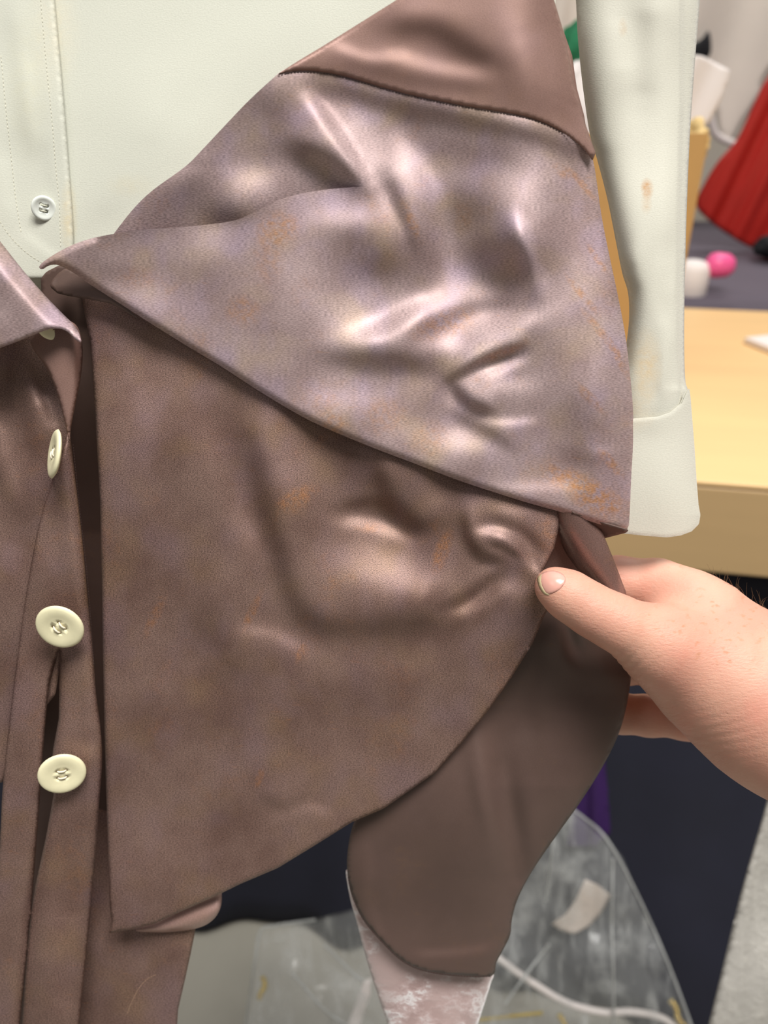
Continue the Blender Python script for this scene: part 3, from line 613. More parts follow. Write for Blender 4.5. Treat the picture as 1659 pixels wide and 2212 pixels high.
r_lf = relief([('s', [(28, 740), (22, 820), (28, 880)], 10, -.9), ('s', [(62, 770), (75, 830), (100, 880)], 16, .5), ('s', [(85, 850), (105, 900), (120, 930)], 14, .8), ('s', [(50, 840), (62, 910), (70, 980)], 16, -.7), ('s', [(0, 900), (20, 1000), (40, 1080)], 14, .5), ('s', [(-20, 980), (10, 1080)], 14, -.4), ('b', 20, 1200, 40, 90, .3), ('b', 60, 1120, 30, 60, -.3), ('b', 30, 1400, 30, 60, -.2)], .8, wob=.05, seed=14)
lf = [(-420, 690), (60, 690), (110, 780), (135, 850), (152, 945), (160, 1010), (150, 1300), (120, 1500), (40, 1600), (8, 1690), (-420, 1740)]
o = cloth('front_panel', lf, lambda x, y: -1.0+r_lf(x, y), M['twill'], None, 7, .6, (8, .8)); adopt(o, jacket)
r_pk = relief([('b', 60, 1500, 30, 120, .3), ('b', 170, 1480, 25, 60, -.3), ('b', 110, 1200, 40, 60, .35), ('b', 170, 1250, 20, 90, -.3), ('b', 30, 1720, 26, 80, .3), ('s', [(100, 1850), (90, 2000), (80, 2150)], 14, -.45), ('s', [(150, 960), (165, 1150), (185, 1350)], 8, .3), ('s', [(120, 1080), (140, 1250)], 14, -.3), ('s', [(160, 1280), (165, 1340)], 8, -.5), ('b', 190, 1620, 30, 25, .5), ('s', [(160, 1950), (150, 2100), (140, 2212)], 38, 1.5), ('b', 110, 1960, 20, 80, -.1), ('b', 40, 1900, 30, 200, -.2), ('s', [(185, 1660), (180, 1720)], 16, -.2)], .7, wob=.05, seed=15)
def off_pk(x, y):
    rr = np.interp(y, [930, 1150, 1400, 1640, 1977, 2300], [150, 177, 200, 222, 195, 160])
    return 4.5 + r_pk(x, y) - 3.0*np.clip(1-np.abs(rr-x)/30, 0, 1)**2 - 3.5*np.exp(-(np.abs(x-np.interp(y, [1400, 1560, 1640, 1750, 1977, 2212], [130, 115, 106, 100, 66, 44]))/16)**2)*np.clip((y-1390)/60, 0, 1)
pk = np.vstack([catmull([(150, 930), (140, 958), (112, 1040), (85, 1130), (60, 1260), (40, 1400), (20, 1560), (6, 1700), (-2, 1850), (-20, 2080), (-40, 2520)], 5), [(28, 2520), (43, 2212), (67, 1977), (80, 1809), (87, 1712), (93, 1627), (99, 1552), (106, 1477), (128, 1402), (130, 1402), (128, 1477), (127, 1552), (114, 1622), (112, 1680), (116, 1717), (99, 1809), (77, 1910), (63, 2001), (48, 2212), (40, 2520), (155, 2520)],
    catmull([(171, 2212), (184, 2090), (195, 1977), (205, 1860), (215, 1727), (221, 1640), (217, 1570), (208, 1500), (200, 1400), (190, 1300), (176, 1150), (161, 1020), (153, 950)], 5)])
o = cloth('button_placket', pk, off_pk, M['twill'], None, 5.5, .8, (7, 1.0)); adopt(o, jacket)
o = stitches([(158, 960), (170, 1080), (186, 1220), (196, 1340), (203, 1440)], lambda x, y: off_pk(x, y)+.05, M['dark_thread'], None, 6, 4, .7); adopt(o, jacket)
r_up = relief([('s', [(190, 760), (195, 900), (200, 1060)], 14, -.4), ('s', [(225, 1700), (225, 1900)], 10, -.3)], .4, wob=.03, seed=17)
up = [(88, 602), (100, 587), (126, 574), (220, 566), (270, 700), (250, 1100), (246, 1400), (250, 1800), (255, 2000), (245, 2520), (-20, 2520), (8, 1850), (40, 1500), (110, 1000)]
o = cloth('placket_underlap', up, lambda x, y: -26.0+r_up(x, y)+20*np.clip((1150-y)/420, 0, 1), M['dull_shaded'], None, 8, .6, None); adopt(o, jacket)  # dark colour stands for the shade in the placket gaps and collar tip
r_bp = relief([('s', [(330, 2010), (335, 2070), (325, 2120)], 18, -.6), ('s', [(290, 2020), (290, 2120)], 22, .25), ('b', 380, 2100, 20, 100, .2)], .42, wob=.03, seed=18)
bp_ = [(150, 1560), (300, 1560), (320, 1950), (425, 1985), (420, 2020), (412, 2060), (400, 2115), (385, 2180), (362, 2520), (150, 2520)]
o = cloth('back_panel', bp_, lambda x, y: -13.0+r_bp(x, y)-20*np.clip((2060-y)/420, 0, 1)**1.3, M['twill'], None, 7, .6, (12, 2.0)); adopt(o, jacket)
o = stitches([(275, 2190), (283, 2168), (300, 2135), (318, 2115), (338, 2105)], lambda x, y: -12.9+r_bp(x, y), M['tan_thread'], None, 5, 4, .45); adopt(o, jacket)
pf = catmull([(290, 2008), (350, 1978), (400, 1950), (470, 1915), (479, 1935), (476, 1962), (462, 1985), (438, 2001), (400, 2010), (340, 2014)], 5, True)
o = cloth('turned_hem', pf, lambda x, y: -7.0+1.2*np.sin((y-1.0*(2010-.35*(x-300)))/9), M['pink_satin'], None, 5, .6, (12, 3.0)); adopt(o, jacket)
B = [(113, 702, 8.0, 33, 8, 100, .5, 'button'), (115, 980, 9.0, 54, 80, 188, 1.2, 'button'), (128, 1356, 11.0, 53, 40, 128, .95, 'button'), (134, 1673, 11.0, 49.5, 36, 95, .05, 'button')]
for (x, y, of, r, ti, td, sp, nm) in B:
    o = button('button', x, y, of, r, ti, td, sp, M['button'], jacket, .085, .17, .2, M['thread_white'], rim=False)
    o['label'] = 'cream four-hole horn button'

# ------------------------------------------------------------------ the hand pinching the jacket
def node(px, py, off, rpx):
    d = float(base(px, py))-off/1000; return np.array([(px-CX)/F*d*1000, (py-CY)/F*d*1000, d*1000]), rpx/F*d*1000
def round_cone(X, a, ra, b, rb):
    ab = b-a; L2 = ab @ ab; h = np.clip(((X-a) @ ab)/L2, 0, 1); return np.linalg.norm(X-a-h[:, None]*ab, axis=1)-(ra+(rb-ra)*h)
def smin(a, b, k): h = np.clip(.5+.5*(b-a)/k, 0, 1); return b*(1-h)+a*h-k*h*(1-h)
THUMB = [node(1195, 1266, 15, 39), node(1228, 1286, 16, 47), node(1285, 1322, 18, 50), node(1345, 1352, 19, 55), node(1420, 1392, 17, 80), node(1510, 1432, 12, 112)]
PALM = [node(1470, 1410, 8, 96), node(1555, 1462, 10, 124), node(1640, 1516, 14, 150), node(1720, 1562, 18, 158), node(1830, 1615, 24, 160), node(2010, 1700, 36, 180)]
BACK = [node(1478, 1292, -4, 58), node(1530, 1334, 0, 74), node(1620, 1425, 6, 100), node(1700, 1510, 12, 125)]
INDEX = [node(1492, 1296, -5, 60), node(1420, 1268, -12, 56), node(1335, 1256, -17, 50), node(1260, 1280, -17, 43), node(1205, 1296, -15, 36)]
MIDDLE = [node(1520, 1370, -18, 62), node(1430, 1420, -26, 50), node(1350, 1430, -30, 46), node(1260, 1400, -28, 40), node(1215, 1380, -26, 36)]
RING = [node(1560, 1430, -26, 60), node(1480, 1430, -34, 46), node(1380, 1432, -40, 42), node(1300, 1410, -38, 38)]
PINKY = [node(1625, 1560, -22, 74), node(1545, 1556, -30, 50), node(1480, 1552, -36, 43), node(1400, 1546, -39, 41), node(1340, 1541, -40, 40), node(1270, 1530, -38, 36)]
HEEL = [node(1560, 1470, -14, 88), node(1640, 1535, -6, 112), node(1720, 1570, 6, 132)]
def chain(X, ch, k=4.0):
    f = None
    for (a, ra), (b, rb) in zip(ch[:-1], ch[1:]):
        g = round_cone(X, a, ra, b, rb); f = g if f is None else smin(f, g, k)
    return f
def hand_sdf(X):
    f = smin(chain(X, THUMB, 6), chain(X, PALM, 10), 10)
    g = smin(chain(X, BACK, 8), chain(X, INDEX, 5), 5)
    f = smin(f, g, 7)
    m = smin(chain(X, HEEL, 8), chain(X, PINKY, 4), 6)
    m = smin(m, chain(X, RING, 4), 3); m = smin(m, chain(X, MIDDLE, 4), 3)
    f = smin(f, m, 7)
    # flexion folds at the heel of the thumb and the wrist
    for (x0, y0, dx, dy, amp, wl, rad) in ((1510, 1545, .5, .86, .12, 3.4, 11), (1340, 1415, .8, .6, .22, 3.2, 6), (1290, 1320, .85, .5, .15, 2.4, 7)):
        c, _ = node(x0, y0, 12, 1); q = X-c; s = q[:, 0]*dx+q[:, 1]*dy
        f = f + amp*np.sin(s*2*np.pi/wl)*np.exp(-(q[:, 0]**2+q[:, 1]**2)/rad**2)
    return f
def surface_nets(fn, lo, hi, h):
    n = np.ceil((hi-lo)/h).astype(int)+1
    ax = [lo[k]+h*np.arange(n[k]) for k in range(3)]
    G = np.stack(np.meshgrid(*ax, indexing='ij'), -1); f = np.concatenate([fn(c.reshape(-1, 3)) for c in np.array_split(G, 12, axis=0)]).reshape(n)
    neg = f < 0; corners = [(i, j, k) for i in (0, 1) for j in (0, 1) for k in (0, 1)]
    sl = lambda A, c: A[c[0]:n[0]-1+c[0], c[1]:n[1]-1+c[1], c[2]:n[2]-1+c[2]]
    cnt = sum(sl(neg, c).astype(int) for c in corners); act = (cnt > 0) & (cnt < 8)
    acc = np.zeros(act.shape+(3,)); num = np.zeros(act.shape)
    for i, a in enumerate(corners):
        for b in corners[i+1:]:
            if sum(abs(p-q) for p, q in zip(a, b)) != 1: continue
            fa, fb = sl(f, a), sl(f, b); m = (fa < 0) != (fb < 0)
            t = np.where(m, fa/np.where(m, fa-fb, 1), 0)
            p = np.array(a)+t[..., None]*(np.array(b)-np.array(a)); acc += np.where(m[..., None], p, 0); num += m
    ids = -np.ones(act.shape, int); I = np.argwhere(act); ids[act] = np.arange(len(I))
    V = lo+h*(I+acc[act]/num[act][:, None]); Q = []
    for axx in range(3):
        u, v = [(1, 2), (2, 0), (0, 1)][axx]
        s0 = [slice(1, n[k]-1) for k in range(3)]; s1 = list(s0); s0[axx] = slice(0, n[axx]-1); s1[axx] = slice(1, n[axx])
        A, Bn = neg[tuple(s0)], neg[tuple(s1)]
        for sg in (0, 1):
            E = np.argwhere((A != Bn) & (A == bool(sg))); base_i = E.copy()
            for k in range(3):
                if k != axx: base_i[:, k] += 1
            def cid(du, dv):
                c = base_i.copy(); c[:, u] += du; c[:, v] += dv; return ids[c[:, 0], c[:, 1], c[:, 2]]
            q = np.stack([cid(-1, -1), cid(0, -1), cid(0, 0), cid(-1, 0)], -1)
            if not sg: q = q[:, ::-1]
            Q.append(q)
    return V, np.vstack(Q)
allp = THUMB+PALM+BACK+INDEX+MIDDLE+RING+PINKY+HEEL
lo = np.min([c-r for c, r in allp], 0)-4; hi = np.max([c+r for c, r in allp], 0)+4
hv, hq = surface_nets(hand_sdf, lo, hi, 1.25)
# project the net onto the true surface for smoothness
for _ in range(2):
    f0 = hand_sdf(hv); e_ = .3; gr = np.stack([(hand_sdf(hv+np.eye(3)[k]*e_)-f0)/e_ for k in range(3)], -1)
    gr /= np.linalg.norm(gr, axis=1)[:, None]+1e-9; hv = hv-gr*np.clip(f0, -.6, .6)[:, None]
def skin():
    m, t, b = nt('skin'); v = uvmap(t, coord='UV')
    blot = noise(t, v, 7, 3, .5)
    col = mixc(t, ramp(t, blot, [(.35, (0, 0, 0)), (.65, (1, 1, 1))]), srgb(204, 148, 128), srgb(212, 162, 140))
    red = noise(t, uvmap(t, (1, 1, 1), 1.0), 12, 2, .5)
    col = mixc(t, math_(t, 'MULTIPLY', ramp(t, red, [(.5, (0, 0, 0)), (.7, (1, 1, 1))]), .35), col, srgb(222, 148, 128))
    # freckles on the back of the hand and wrist
    fr = noise(t, uvmap(t, (48, 80, 1), -.15), 1.0, 2, .5); fm = noise(t, v, 10, 2, .5)
    tc = t.nodes.new('ShaderNodeSeparateXYZ'); t.links.new(v, tc.inputs[0])
    zone = ramp(t, tc.outputs[0], [(0, (0, 0, 0)), (1, (1, 1, 1))])
    far_ = math_(t, 'MULTIPLY', math_(t, 'GREATER_THAN', tc.outputs[0], 1.40), math_(t, 'GREATER_THAN', tc.outputs[1], -1.45))
    k = math_(t, 'MULTIPLY', math_(t, 'MULTIPLY', ramp(t, fr, [(.58, (0, 0, 0)), (.70, (1, 1, 1))]), ramp(t, fm, [(.40, (0, 0, 0)), (.55, (1, 1, 1))])), math_(t, 'MULTIPLY', far_, .6))
    col = mixc(t, k, col, srgb(184, 122, 84))
    # fingertips and finger pads are redder
    t.links.new(col, b.inputs['Base Color']); b.inputs['Roughness'].default_value = .48; b.inputs['Specular IOR Level'].default_value = .4
    b.inputs['Subsurface Weight'].default_value = .25; b.inputs['Subsurface Radius'].default_value = (.006, .0025, .0015); b.inputs['Subsurface Scale'].default_value = .6
    n1 = noise(t, uvmap(t, (60, 190, 1), .9), 1.0, 4, .7); n2 = noise(t, v, 160, 3, .6)
    bp = N(t, 'ShaderNodeBump', i_Strength=.4, i_Distance=.0006); t.links.new(math_(t, 'ADD', n1, math_(t, 'MULTIPLY', n2, .5)), bp.inputs['Height']); t.links.new(bp.outputs[0], b.inputs['Normal'])
    return m
M['skin'] = skin()
hw = cam2world(hv[:, 0]/1000, hv[:, 1]/1000, hv[:, 2]/1000)
huv = np.stack([hv[:, 0]/hv[:, 2]*F+CX, -(hv[:, 1]/hv[:, 2]*F+CY)], -1)/1000
hand = mesh('person', hw, hq, M['skin'], None, uv=huv)
tag(hand, 'bare freckled forearm and hand pinching the jacket edge between thumb and fingers', 'person')
hand.data.update()
# thumb nail laid onto the thumb
def on_hand(px, py):
    d = np.linspace(.225, .30, 400); X = np.stack([(px-CX)/F*d, (py-CY)/F*d, d], -1)*1000
    f = hand_sdf(X); i = np.argmax(f < 0)
    return float(d[i]-(d[1]-d[0])*f[i]/(f[i]-f[i-1])) if f[i] < 0 and i else None
def patch(name, outline, lift, mat, parent, dome=.0):
    poly = resample(catmull(outline, 5, True), 3.0, True); V, T = triangulate(poly, 3.0); e = dist_poly(V, poly, True); W = []
    dd = [on_hand(*p) for p in V]; good = np.array([x is not None for x in dd])
    for i in np.where(~good)[0]: dd[i] = dd[np.where(good)[0][np.argmin(np.linalg.norm(V[good]-V[i], axis=1))]]
    dd = np.array(dd)
    W = P(V[:, 0], V[:, 1], dd-(lift*np.clip(e/4, .15, 1)+dome*np.clip(e/20, 0, 1))/1000)
    o = mesh(name, W, T, mat, None, uv=V/1000*np.array([1, -1])); o.parent = parent
    s_ = o.modifiers.new('t', 'SOLIDIFY'); s_.thickness = .0005; s_.offset = -1; return o
M['nail'] = simple('pink_nail', (214, 160, 146), .25, 0, .04, 40)
M['nail_tip'] = simple('pale_nail_tip', (206, 190, 150), .3, 0, .04, 40)
nl = patch('thumbnail', [(1166, 1243), (1180, 1234), (1200, 1233), (1217, 1241), (1222, 1254), (1212, 1270), (1196, 1281), (1180, 1284), (1170, 1272), (1165, 1257)], .35, M['nail'], hand, .2)
nt_ = patch('nail_tip', [(1160, 1252), (1164, 1244), (1174, 1239), (1172, 1256), (1177, 1272), (1187, 1285), (1176, 1284), (1166, 1272)], .45, M['nail_tip'], nl)
# short curly hairs along the upper edge of the wrist
M['hair'] = simple('brown_arm_hair', (118, 88, 62), .5)
R = np.random.default_rng(21); hvs, hfs = [], []
edge = [(1535, 1262), (1560, 1284), (1590, 1304), (1620, 1322), (1650, 1340), (1690, 1366)]
for k in range(40):
    px_ = R.uniform(1535, 1700); d = None
    for py_ in np.arange(1225, 1420, 2.0):
        d = on_hand(px_, py_)
        if d is not None: break
    if d is None: continue
    p = np.array([px_, py_+3.0])
    L = R.uniform(14, 40); a = R.uniform(-2.3, -1.2); cu = R.uniform(-.16, .16); pts = []
    q = p.copy(); dz = R.uniform(-.3, .1)
    for j in range(8):
        pts.append((q[0], q[1], d+.0006+dz*j*.0008)); q = q+np.array([math.cos(a), math.sin(a)])*L/7; a += cu+.05
    pts = np.array(pts); i0 = len(hvs)
    for j, (x, y, dd) in enumerate(pts):
        r_ = .34*(1-j/10)
        for (ox, oy, oz) in ((r_, 0, 0), (-r_*.5, r_*.87, .00006), (-r_*.5, -r_*.87, -.00006)): hvs.append(P(x+ox, y+oy, dd+oz))
    for j in range(7):
        for c in range(3): a0 = i0+j*3+c; b0 = i0+j*3+(c+1) % 3; hfs.append((a0, b0, b0+3, a0+3))
hr = mesh('arm_hair', hvs, hfs, M['hair'], hand); hr['kind'] = 'stuff'; hr['label'] = 'short curly brown arm hair'

# ------------------------------------------------------------------ things behind, on the tables
def depthY(yy): return lambda px, py: (yy(px, py) if callable(yy) else yy)/(cth-(np.asarray(py, float)-CY)/F*sth)
M['offwhite'] = simple('off_white_cloth', (236, 226, 214), .8, 0, .05, 6, .2, 200)
M['white'] = simple('white_paper', (226, 218, 214), .7, 0, .03, 8)
M['red'] = simple('red_satin', (176, 34, 26), .45, 0, .10, 9)
M['green'] = simple('green_velvet', (16, 92, 58), .8, 0, .35, 60, .6, 300)
M['kraft'] = simple('kraft_board', (180, 140, 84), .75, 0, .05, 20)
M['lace'] = simple('beige_raffia', (206, 178, 122), .7, 0, .2, 80)
M['pink'] = simple('pink_plastic', (236, 92, 150), .4, 0, .03, 10)
M['black'] = simple('black_cloth', (20, 20, 24), .85, 0, .2, 10)
M['purple'] = simple('purple_cloth', (58, 22, 92), .7, 0, .2, 10)
def pleats(freq, amp, slant=0.0, ph=0.0): return lambda x, y: amp*np.sin((x+slant*y)/freq+ph)+.4*amp*np.sin((x+slant*y)/freq*2.3+1+ph)
def back(name, outline, Y, off, mat, label, cat, step=9, thick=3.0, curl=(8, 4.0), sharp=False):
    o = cloth(name, outline, off, mat, None, step, thick, curl, sharp, depth=depthY(Y)); tag(o, label, cat); return o
back('white_gown', [(1430, -170), (1960, -170), (1900, 60), (1720, 110), (1655, 160), (1638, 212), (1600, 268), (1576, 312), (1556, 296), (1540, 220), (1500, 120), (1420, 40)], 2.35, pleats(55, 22, .35), M['offwhite'], 'off-white gown hanging in folds above the red skirt', 'gown')
back('white_dress', [(1130, -170), (1300, -170), (1290, 90), (1285, 200), (1150, 200)], 2.25, pleats(17, 14, .1), M['offwhite'], 'off-white dress seen in the gap between brown collar and cream sleeve', 'dress')
rs = back('red_skirt', [(1900, 90), (1720, 110), (1660, 165), (1628, 225), (1592, 300), (1550, 350), (1522, 395), (1503, 440), (1528, 474), (1580, 512), (1630, 538), (1700, 552), (1960, 545)], lambda x, y: 1.93+.0*x, lambda x, y: 45*np.sin((x-1500)/150)+7*np.sin((x+.42*y)/15.0)+4*np.sin((x+.5*y)/6.5), M['red'], 'red pleated skirt standing on the grey violet cloth', 'skirt', 8)
o = back('paper_sheet', [(1470, 118), (1516, 120), (1578, 152), (1572, 178), (1556, 218), (1534, 262), (1510, 286), (1480, 400), (1450, 560), (1430, 762), (1340, 762), (1400, 400), (1440, 200)], 1.1, pleats(30, 4, .5), M['white'], 'white paper sheet sticking out beside the top of the cream sleeve', 'paper', 8, 1.0, None, True)
back('black_strap', [(1490, 100), (1516, 84), (1530, 66), (1536, 90), (1532, 122), (1500, 128), (1480, 130)], 2.3, 0.0, M['black'], 'black strap between the white paper and the off-white gown', 'strap')
pts = catmull([(1528, 150, 0), (1533, 220, 0), (1540, 275, 0), (1556, 298, 0), (1590, 312, 0)], 6)
tag(tube('white_tie', on_y(pts[:, 0], pts[:, 1], 2.29), .009, M['white']), 'thin white fabric tie dangling in front of the red skirt', 'tie')
# kraft box on the maple table, white tissue and green velvet on it
bx0, bx1 = on_y(1250., 300., 1.0), on_y(1530., 300., 1.0); zb = on_y(1300., 288., 1.0)[2]
box = empty('kraft_box', (bx0[0], 1.0, ZT)); tag(box, 'tan kraft cardboard box standing on the maple table behind the sleeve', 'box')
wB = bx1[0]-bx0[0]; hB = zb-ZT; th = .004
for nm, lo_, hi_ in (('front_wall', (0, 0, .001), (wB, th, hB)), ('back_wall', (0, .2-th, .001), (wB, .2, hB)), ('side_wall', (0, th, .001), (th, .2-th, hB)), ('side_wall', (wB-th, th, .001), (wB, .2-th, hB)), ('bottom', (th, th, .001), (wB-th, .2-th, .005))):
    quad_box(nm, lo_, hi_, M['kraft'], box)
def crumple(name, c, size, mat, seed, amp=.25, sub=5, squash=(1, 1, 1)):
    bm_v = []; R_ = np.random.default_rng(seed); import bmesh
    b_ = bmesh.new(); bmesh.ops.create_icosphere(b_, subdivisions=sub-1, radius=1.0); V_ = np.array([v.co[:] for v in b_.verts]); f_ = [[v.index for v in f.verts] for f in b_.faces]; b_.free()
    r_ = np.ones(len(V_))
    for k in range(9):
        d_ = R_.normal(size=3); d_ /= np.linalg.norm(d_); r_ += amp/(1+k*.25)*np.abs(np.sin((V_ @ d_)*(2+k)+R_.uniform(0, 6)))-amp*.35
    W_ = V_*r_[:, None]*np.array(size)*np.array(squash)
    W_[:, 2] -= W_[:, 2].min(); return mesh(name, W_+np.array(c), f_, mat)
gx = on_y(1262., 230., 1.1)
o = crumple('tissue_paper', (gx[0], 1.1, ZT+.008), (.045, .05, .19), M['white'], 3, .12); tag(o, 'crumpled white tissue paper stuffed in the kraft box', 'tissue paper')
gr = on_y(1250., 178., 1.3)
o = crumple('green_pouch', (gr[0], 1.3, gr[2]), (.035, .03, .035), M['green'], 5, .14); o.location = (0, 0, 0); tag(o, 'green velvet pouch above the white tissue paper', 'pouch')
st_ = on_y(1250., 178., 1.3)
shelf = quad_box('white_carton', (st_[0]-.05, 1.24, ZT+.0006), (st_[0]+.09, 1.36, gr[2]-.0005), M['white'], None, .002); tag(shelf, 'white carton carrying the green pouch behind the kraft box', 'carton')
rf = on_y(1512., 330., 1.0)
o = crumple('raffia_bow', (rf[0], 1.03, ZT+hB-.03), (.017, .02, .018), M['lace'], 8, .35); tag(o, 'crumpled beige raffia bow on the corner of the kraft box', 'bow')
# bottle with pink cap, dark pouch, white pad
pb = on_z(1486., 640., ZT); bot = empty('small_bottle', (pb[0], pb[1], ZT)); tag(bot, 'small white bottle with a bright pink cap beside the cream sleeve', 'bottle')
def lathe(name, prof, mat, parent, n=28, axis='z', loc=(0, 0, 0)):
    vs = []; fs = []
    for (r_, z_) in prof:
        for k in range(n):
            a = 2*math.pi*k/n; p = (r_*math.cos(a), r_*math.sin(a), z_)
            if axis == 'x': p = (p[2], p[0], p[1])
            vs.append((p[0]+loc[0], p[1]+loc[1], p[2]+loc[2]))
    for j in range(len(prof)-1):
        for k in range(n): a, b = j*n+k, j*n+(k+1) % n; fs.append((a, b, b+n, a+n))
    return mesh(name, vs, fs, mat, parent)
lathe('body', [(0, .0005), (.028, .0005), (.031, .006), (.031, .05), (.025, .062), (.013, .066), (0, .066)], M['white'], bot)
lathe('cap', [(0, -.012), (.012, -.012), (.021, -.004), (.023, .006), (.021, .026), (.014, .036), (0, .038)], M['pink'], bot, axis='x', loc=(.034, -.005, .058))
dk = on_z(1690., 575., ZT); o = crumple('dark_pouch', (dk[0], dk[1], ZT+.007), (.06, .05, .03), M['black'], 12, .15); tag(o, 'black pouch lying on the grey violet cloth below the red skirt', 'pouch')
pd = on_z(1606., 742., ZT); pad = empty('paper_pad', (pd[0], pd[1], ZT)); pad.rotation_euler[2] = math.radians(18); tag(pad, 'thick white paper pad lying on the maple tabletop', 'pad')
quad_box('pages', (0, -.1, .0012), (.24, .0, .010), M['white'], pad, .001); quad_box('backing_board', (-.001, -.101, 0), (.241, .001, .0012), M['kraft'], pad)

# ------------------------------------------------------------------ on the floor: clear bag, tag, cord, gold trim, second bag
def plastic(name, a0, a1, tintc=(214, 216, 214), scale=9.0):
    m, t, b = nt(name); v = uvmap(t, (1, 1, 1), .5); n = noise(t, v, scale, 5, .65); n3 = noise(t, uvmap(t, (6, 1.2, 1), 1.05), 5.0, 4, .7)
    b.inputs['Base Color'].default_value = (*srgb(*tintc), 1); b.inputs['Roughness'].default_value = .16; b.inputs['Specular IOR Level'].default_value = .8
    al = math_(t, 'ADD', math_(t, 'MULTIPLY', ramp(t, math_(t, 'MAXIMUM', n, n3), [(.5, (0, 0, 0)), (.72, (1, 1, 1))]), a1-a0), a0)
    t.links.new(al, b.inputs['Alpha'])
    bp = N(t, 'ShaderNodeBump', i_Strength=.5, i_Distance=.006); t.links.new(n, bp.inputs['Height']); t.links.new(bp.outputs[0], b.inputs['Normal']); return m
M['plastic'] = plastic('clear_plastic', .13, .42); M['plastic_edge'] = plastic('plastic_fold', .5, .8); M['plastic_milky'] = plastic('milky_plastic', .62, .86, (196, 192, 184), 20)
def Ybag(px, py): return np.interp(py, [1728, 2000, 2200, 2330], [.640, .585, .53, .485])
rb = np.random.default_rng(31); bw = [(rb.normal(size=2), rb.uniform(0, 6), rb.uniform(30, 110)) for _ in range(14)]
def off_bag(x, y):
    h = 0
    for d_, p_, s_ in bw: d2 = d_/np.linalg.norm(d_); h = h + s_*.09*np.abs(np.sin((x*d2[0]+y*d2[1])/s_+p_))
    return h-25
bag_o = [(556, 2020), (562, 2008), (590, 1999), (680, 1986), (760, 1965), (900, 1905), (1080, 1850), (1160, 1765), (1200, 1730), (1222, 1728), (1262, 1765), (1312, 1812), (1345, 1852), (1372, 1920), (1410, 2000), (1446, 2085), (1480, 2170), (1540, 2330), (505, 2330), (530, 2212), (546, 2110)]
bag = empty('garment_bag', tuple(on_z(1000., 2330., 0.0))); tag(bag, 'clear crumpled plastic garment bag on the floor against the navy cloth', 'bag')
o = cloth('front_sheet', bag_o, off_bag, M['plastic'], None, 14, 0, None, True, depth=depthY(Ybag)); adopt(o, bag)
o = cloth('back_sheet', [(p[0]+(6 if p[0] < 1000 else -6), p[1]+4) for p in bag_o], lambda x, y: off_bag(x+200, y)*.5-45, M['plastic'], None, 22, 0, None, True, depth=depthY(Ybag)); adopt(o, bag)
for ln in ([(1196, 1800), (1190, 1860), (1178, 1945)], [(1324, 1856), (1322, 1990), (1325, 2110), (1326, 2250)], [(1186, 2040), (1140, 2100), (1090, 2170)], [(1210, 1730), (1262, 1767), (1312, 1814), (1372, 1922), (1446, 2087), (1520, 2290)], [(680, 1987), (590, 2000), (562, 2012), (550, 2080), (530, 2215)], [(700, 2040), (760, 2100), (800, 2130)], [(630, 2100), (700, 2180), (760, 2220)]):
    q = resample(catmull(ln, 6) if len(ln) > 2 else ln, 12); dpt = depthY(Ybag)(q[:, 0], q[:, 1])-(off_bag(q[:, 0], q[:, 1])+2)/1000
    o = tube('fold_edge', P(q[:, 0], q[:, 1], dpt), .0016, M['plastic_edge'], None, 2); adopt(o, bag)
def tagmat():
    m, t, b = nt('printed_tag'); v = uvmap(t, (1, 1, 1), math.radians(-52)); n = noise(t, uvmap(t, (90, 330, 1), math.radians(38)), 1.0, 2, .5)
    col = mixc(t, math_(t, 'MULTIPLY', ramp(t, n, [(.52, (0, 0, 0)), (.62, (1, 1, 1))]), .25), srgb(210, 196, 184), srgb(120, 112, 116)); t.links.new(col, b.inputs['Base Color']); return m
tg = [(1264, 1900), (1292, 1912), (1320, 1934), (1302, 1968), (1276, 1998), (1240, 2018), (1212, 2010), (1190, 1996), (1222, 1975), (1244, 1945)]
o = cloth('hang_tag', tg, lambda x, y: 6-18*((x-1255)/70)**2, tagmat(), None, 7, .8, None, True, depth=depthY(Ybag)); tag(o, 'curled beige paper tag inside the clear bag', 'tag')
q = catmull([(1050, 2050), (1080, 2072), (1128, 2108), (1220, 2164), (1300, 2186), (1370, 2186), (1440, 2204), (1500, 2260)], 6)
tag(tube('piping_cord', P(q[:, 0], q[:, 1], depthY(Ybag)(q[:, 0], q[:, 1])-.022), .0042, M['white']), 'thick white cord curving over the clear bag', 'cord')
M['gold'] = simple('gold_metal', (246, 214, 130), .22, .85, .1, 50)
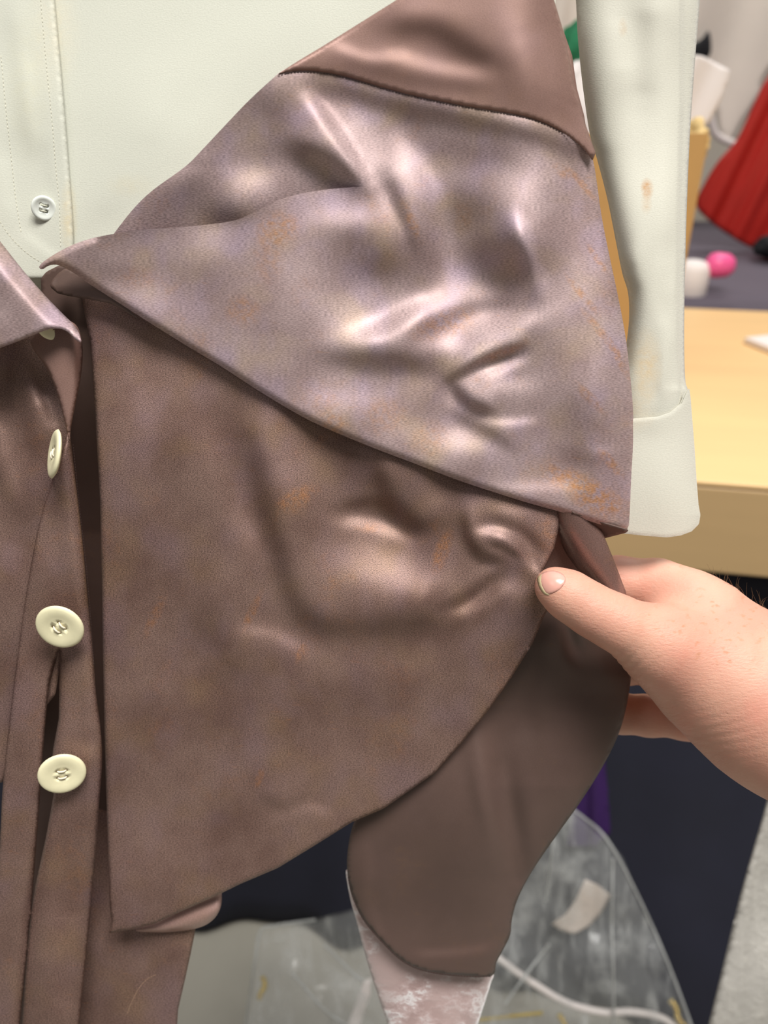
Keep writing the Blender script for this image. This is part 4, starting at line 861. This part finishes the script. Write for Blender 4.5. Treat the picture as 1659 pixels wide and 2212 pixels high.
def chain_(pl, r_, label, nm='gold_chain'):
    q = resample(catmull(pl, 8), 1.0); s_ = np.arange(len(q)); dpt = depthY(Ybag)(q[:, 0], q[:, 1])-.03
    vs, fs = [], []; n = 8
    for i, (x, y) in enumerate(q):
        rr = r_*(.45+.55*abs(math.sin(i*math.pi/9)))
        c = P(x, y, dpt[i]); a0 = len(vs)
        tn = q[min(i+1, len(q)-1)]-q[max(i-1, 0)]; tn = tn/np.linalg.norm(tn); nn = np.array([-tn[1], tn[0]])
        for k in range(n):
            a = 2*math.pi*k/n; vs.append(P(x+nn[0]*rr*math.cos(a), y+nn[1]*rr*math.cos(a), dpt[i]-rr/F*math.sin(a)))
        if i:
            for k in range(n): fs.append((a0-n+k, a0-n+(k+1) % n, a0+(k+1) % n, a0+k))
    tag(mesh(nm, vs, fs, M['gold']), label, 'chain')
chain_([(1447, 2158), (1462, 2178), (1466, 2200), (1490, 2225)], 9, 'gold chain link piece near the right end of the white cord')
chain_([(1206, 2190), (1216, 2204), (1226, 2225)], 7, 'short gold chain end below the middle of the white cord')
chain_([(566, 2108), (572, 2128), (562, 2148), (560, 2160)], 7, 'small gold clasp at the left corner of the clear bag')
chain_([(1030, 2204), (1080, 2198), (1130, 2192), (1172, 2188)], 5, 'thin gold bead chain right of the velvet cuff')
rbn = [(786, 2120), (802, 2112), (800, 2150), (786, 2190), (775, 2230), (745, 2230), (764, 2180)]
o = cloth('white_ribbon', rbn, lambda x, y: 30+0*x, M['white'], None, 8, 1.0, None, True, depth=depthY(Ybag)); tag(o, 'folded white ribbon left of the velvet cuff', 'ribbon')
o = cloth('purple_cloth', [(1262, 1560), (1300, 1560), (1312, 1700), (1318, 1800), (1290, 1830), (1220, 1830), (1235, 1740)], lambda x, y: 6*np.sin(x/7.0), M['purple'], None, 9, 2, None, True, depth=depthY(.655)); tag(o, 'dark purple cloth hanging behind the clear bag', 'cloth')
r_mp = relief([('s', [(1640, 1800), (1620, 2000), (1600, 2200)], 14, .5), ('s', [(1600, 1950), (1580, 2100)], 10, -.4)], .8, wob=.12, seed=41)
o = cloth('plastic_cover', [(1690, 1660), (1660, 1718), (1640, 1790), (1622, 1852), (1600, 1930), (1580, 2010), (1556, 2110), (1530, 2215), (1502, 2340), (1900, 2340), (1900, 1660)], lambda x, y: r_mp(x, y)*2.5, M['plastic_milky'], None, 9, .6, (8, 4), True, depth=lambda x, y: .52+0*np.asarray(x)); tag(o, 'milky plastic garment cover hanging below the wrist', 'cover')
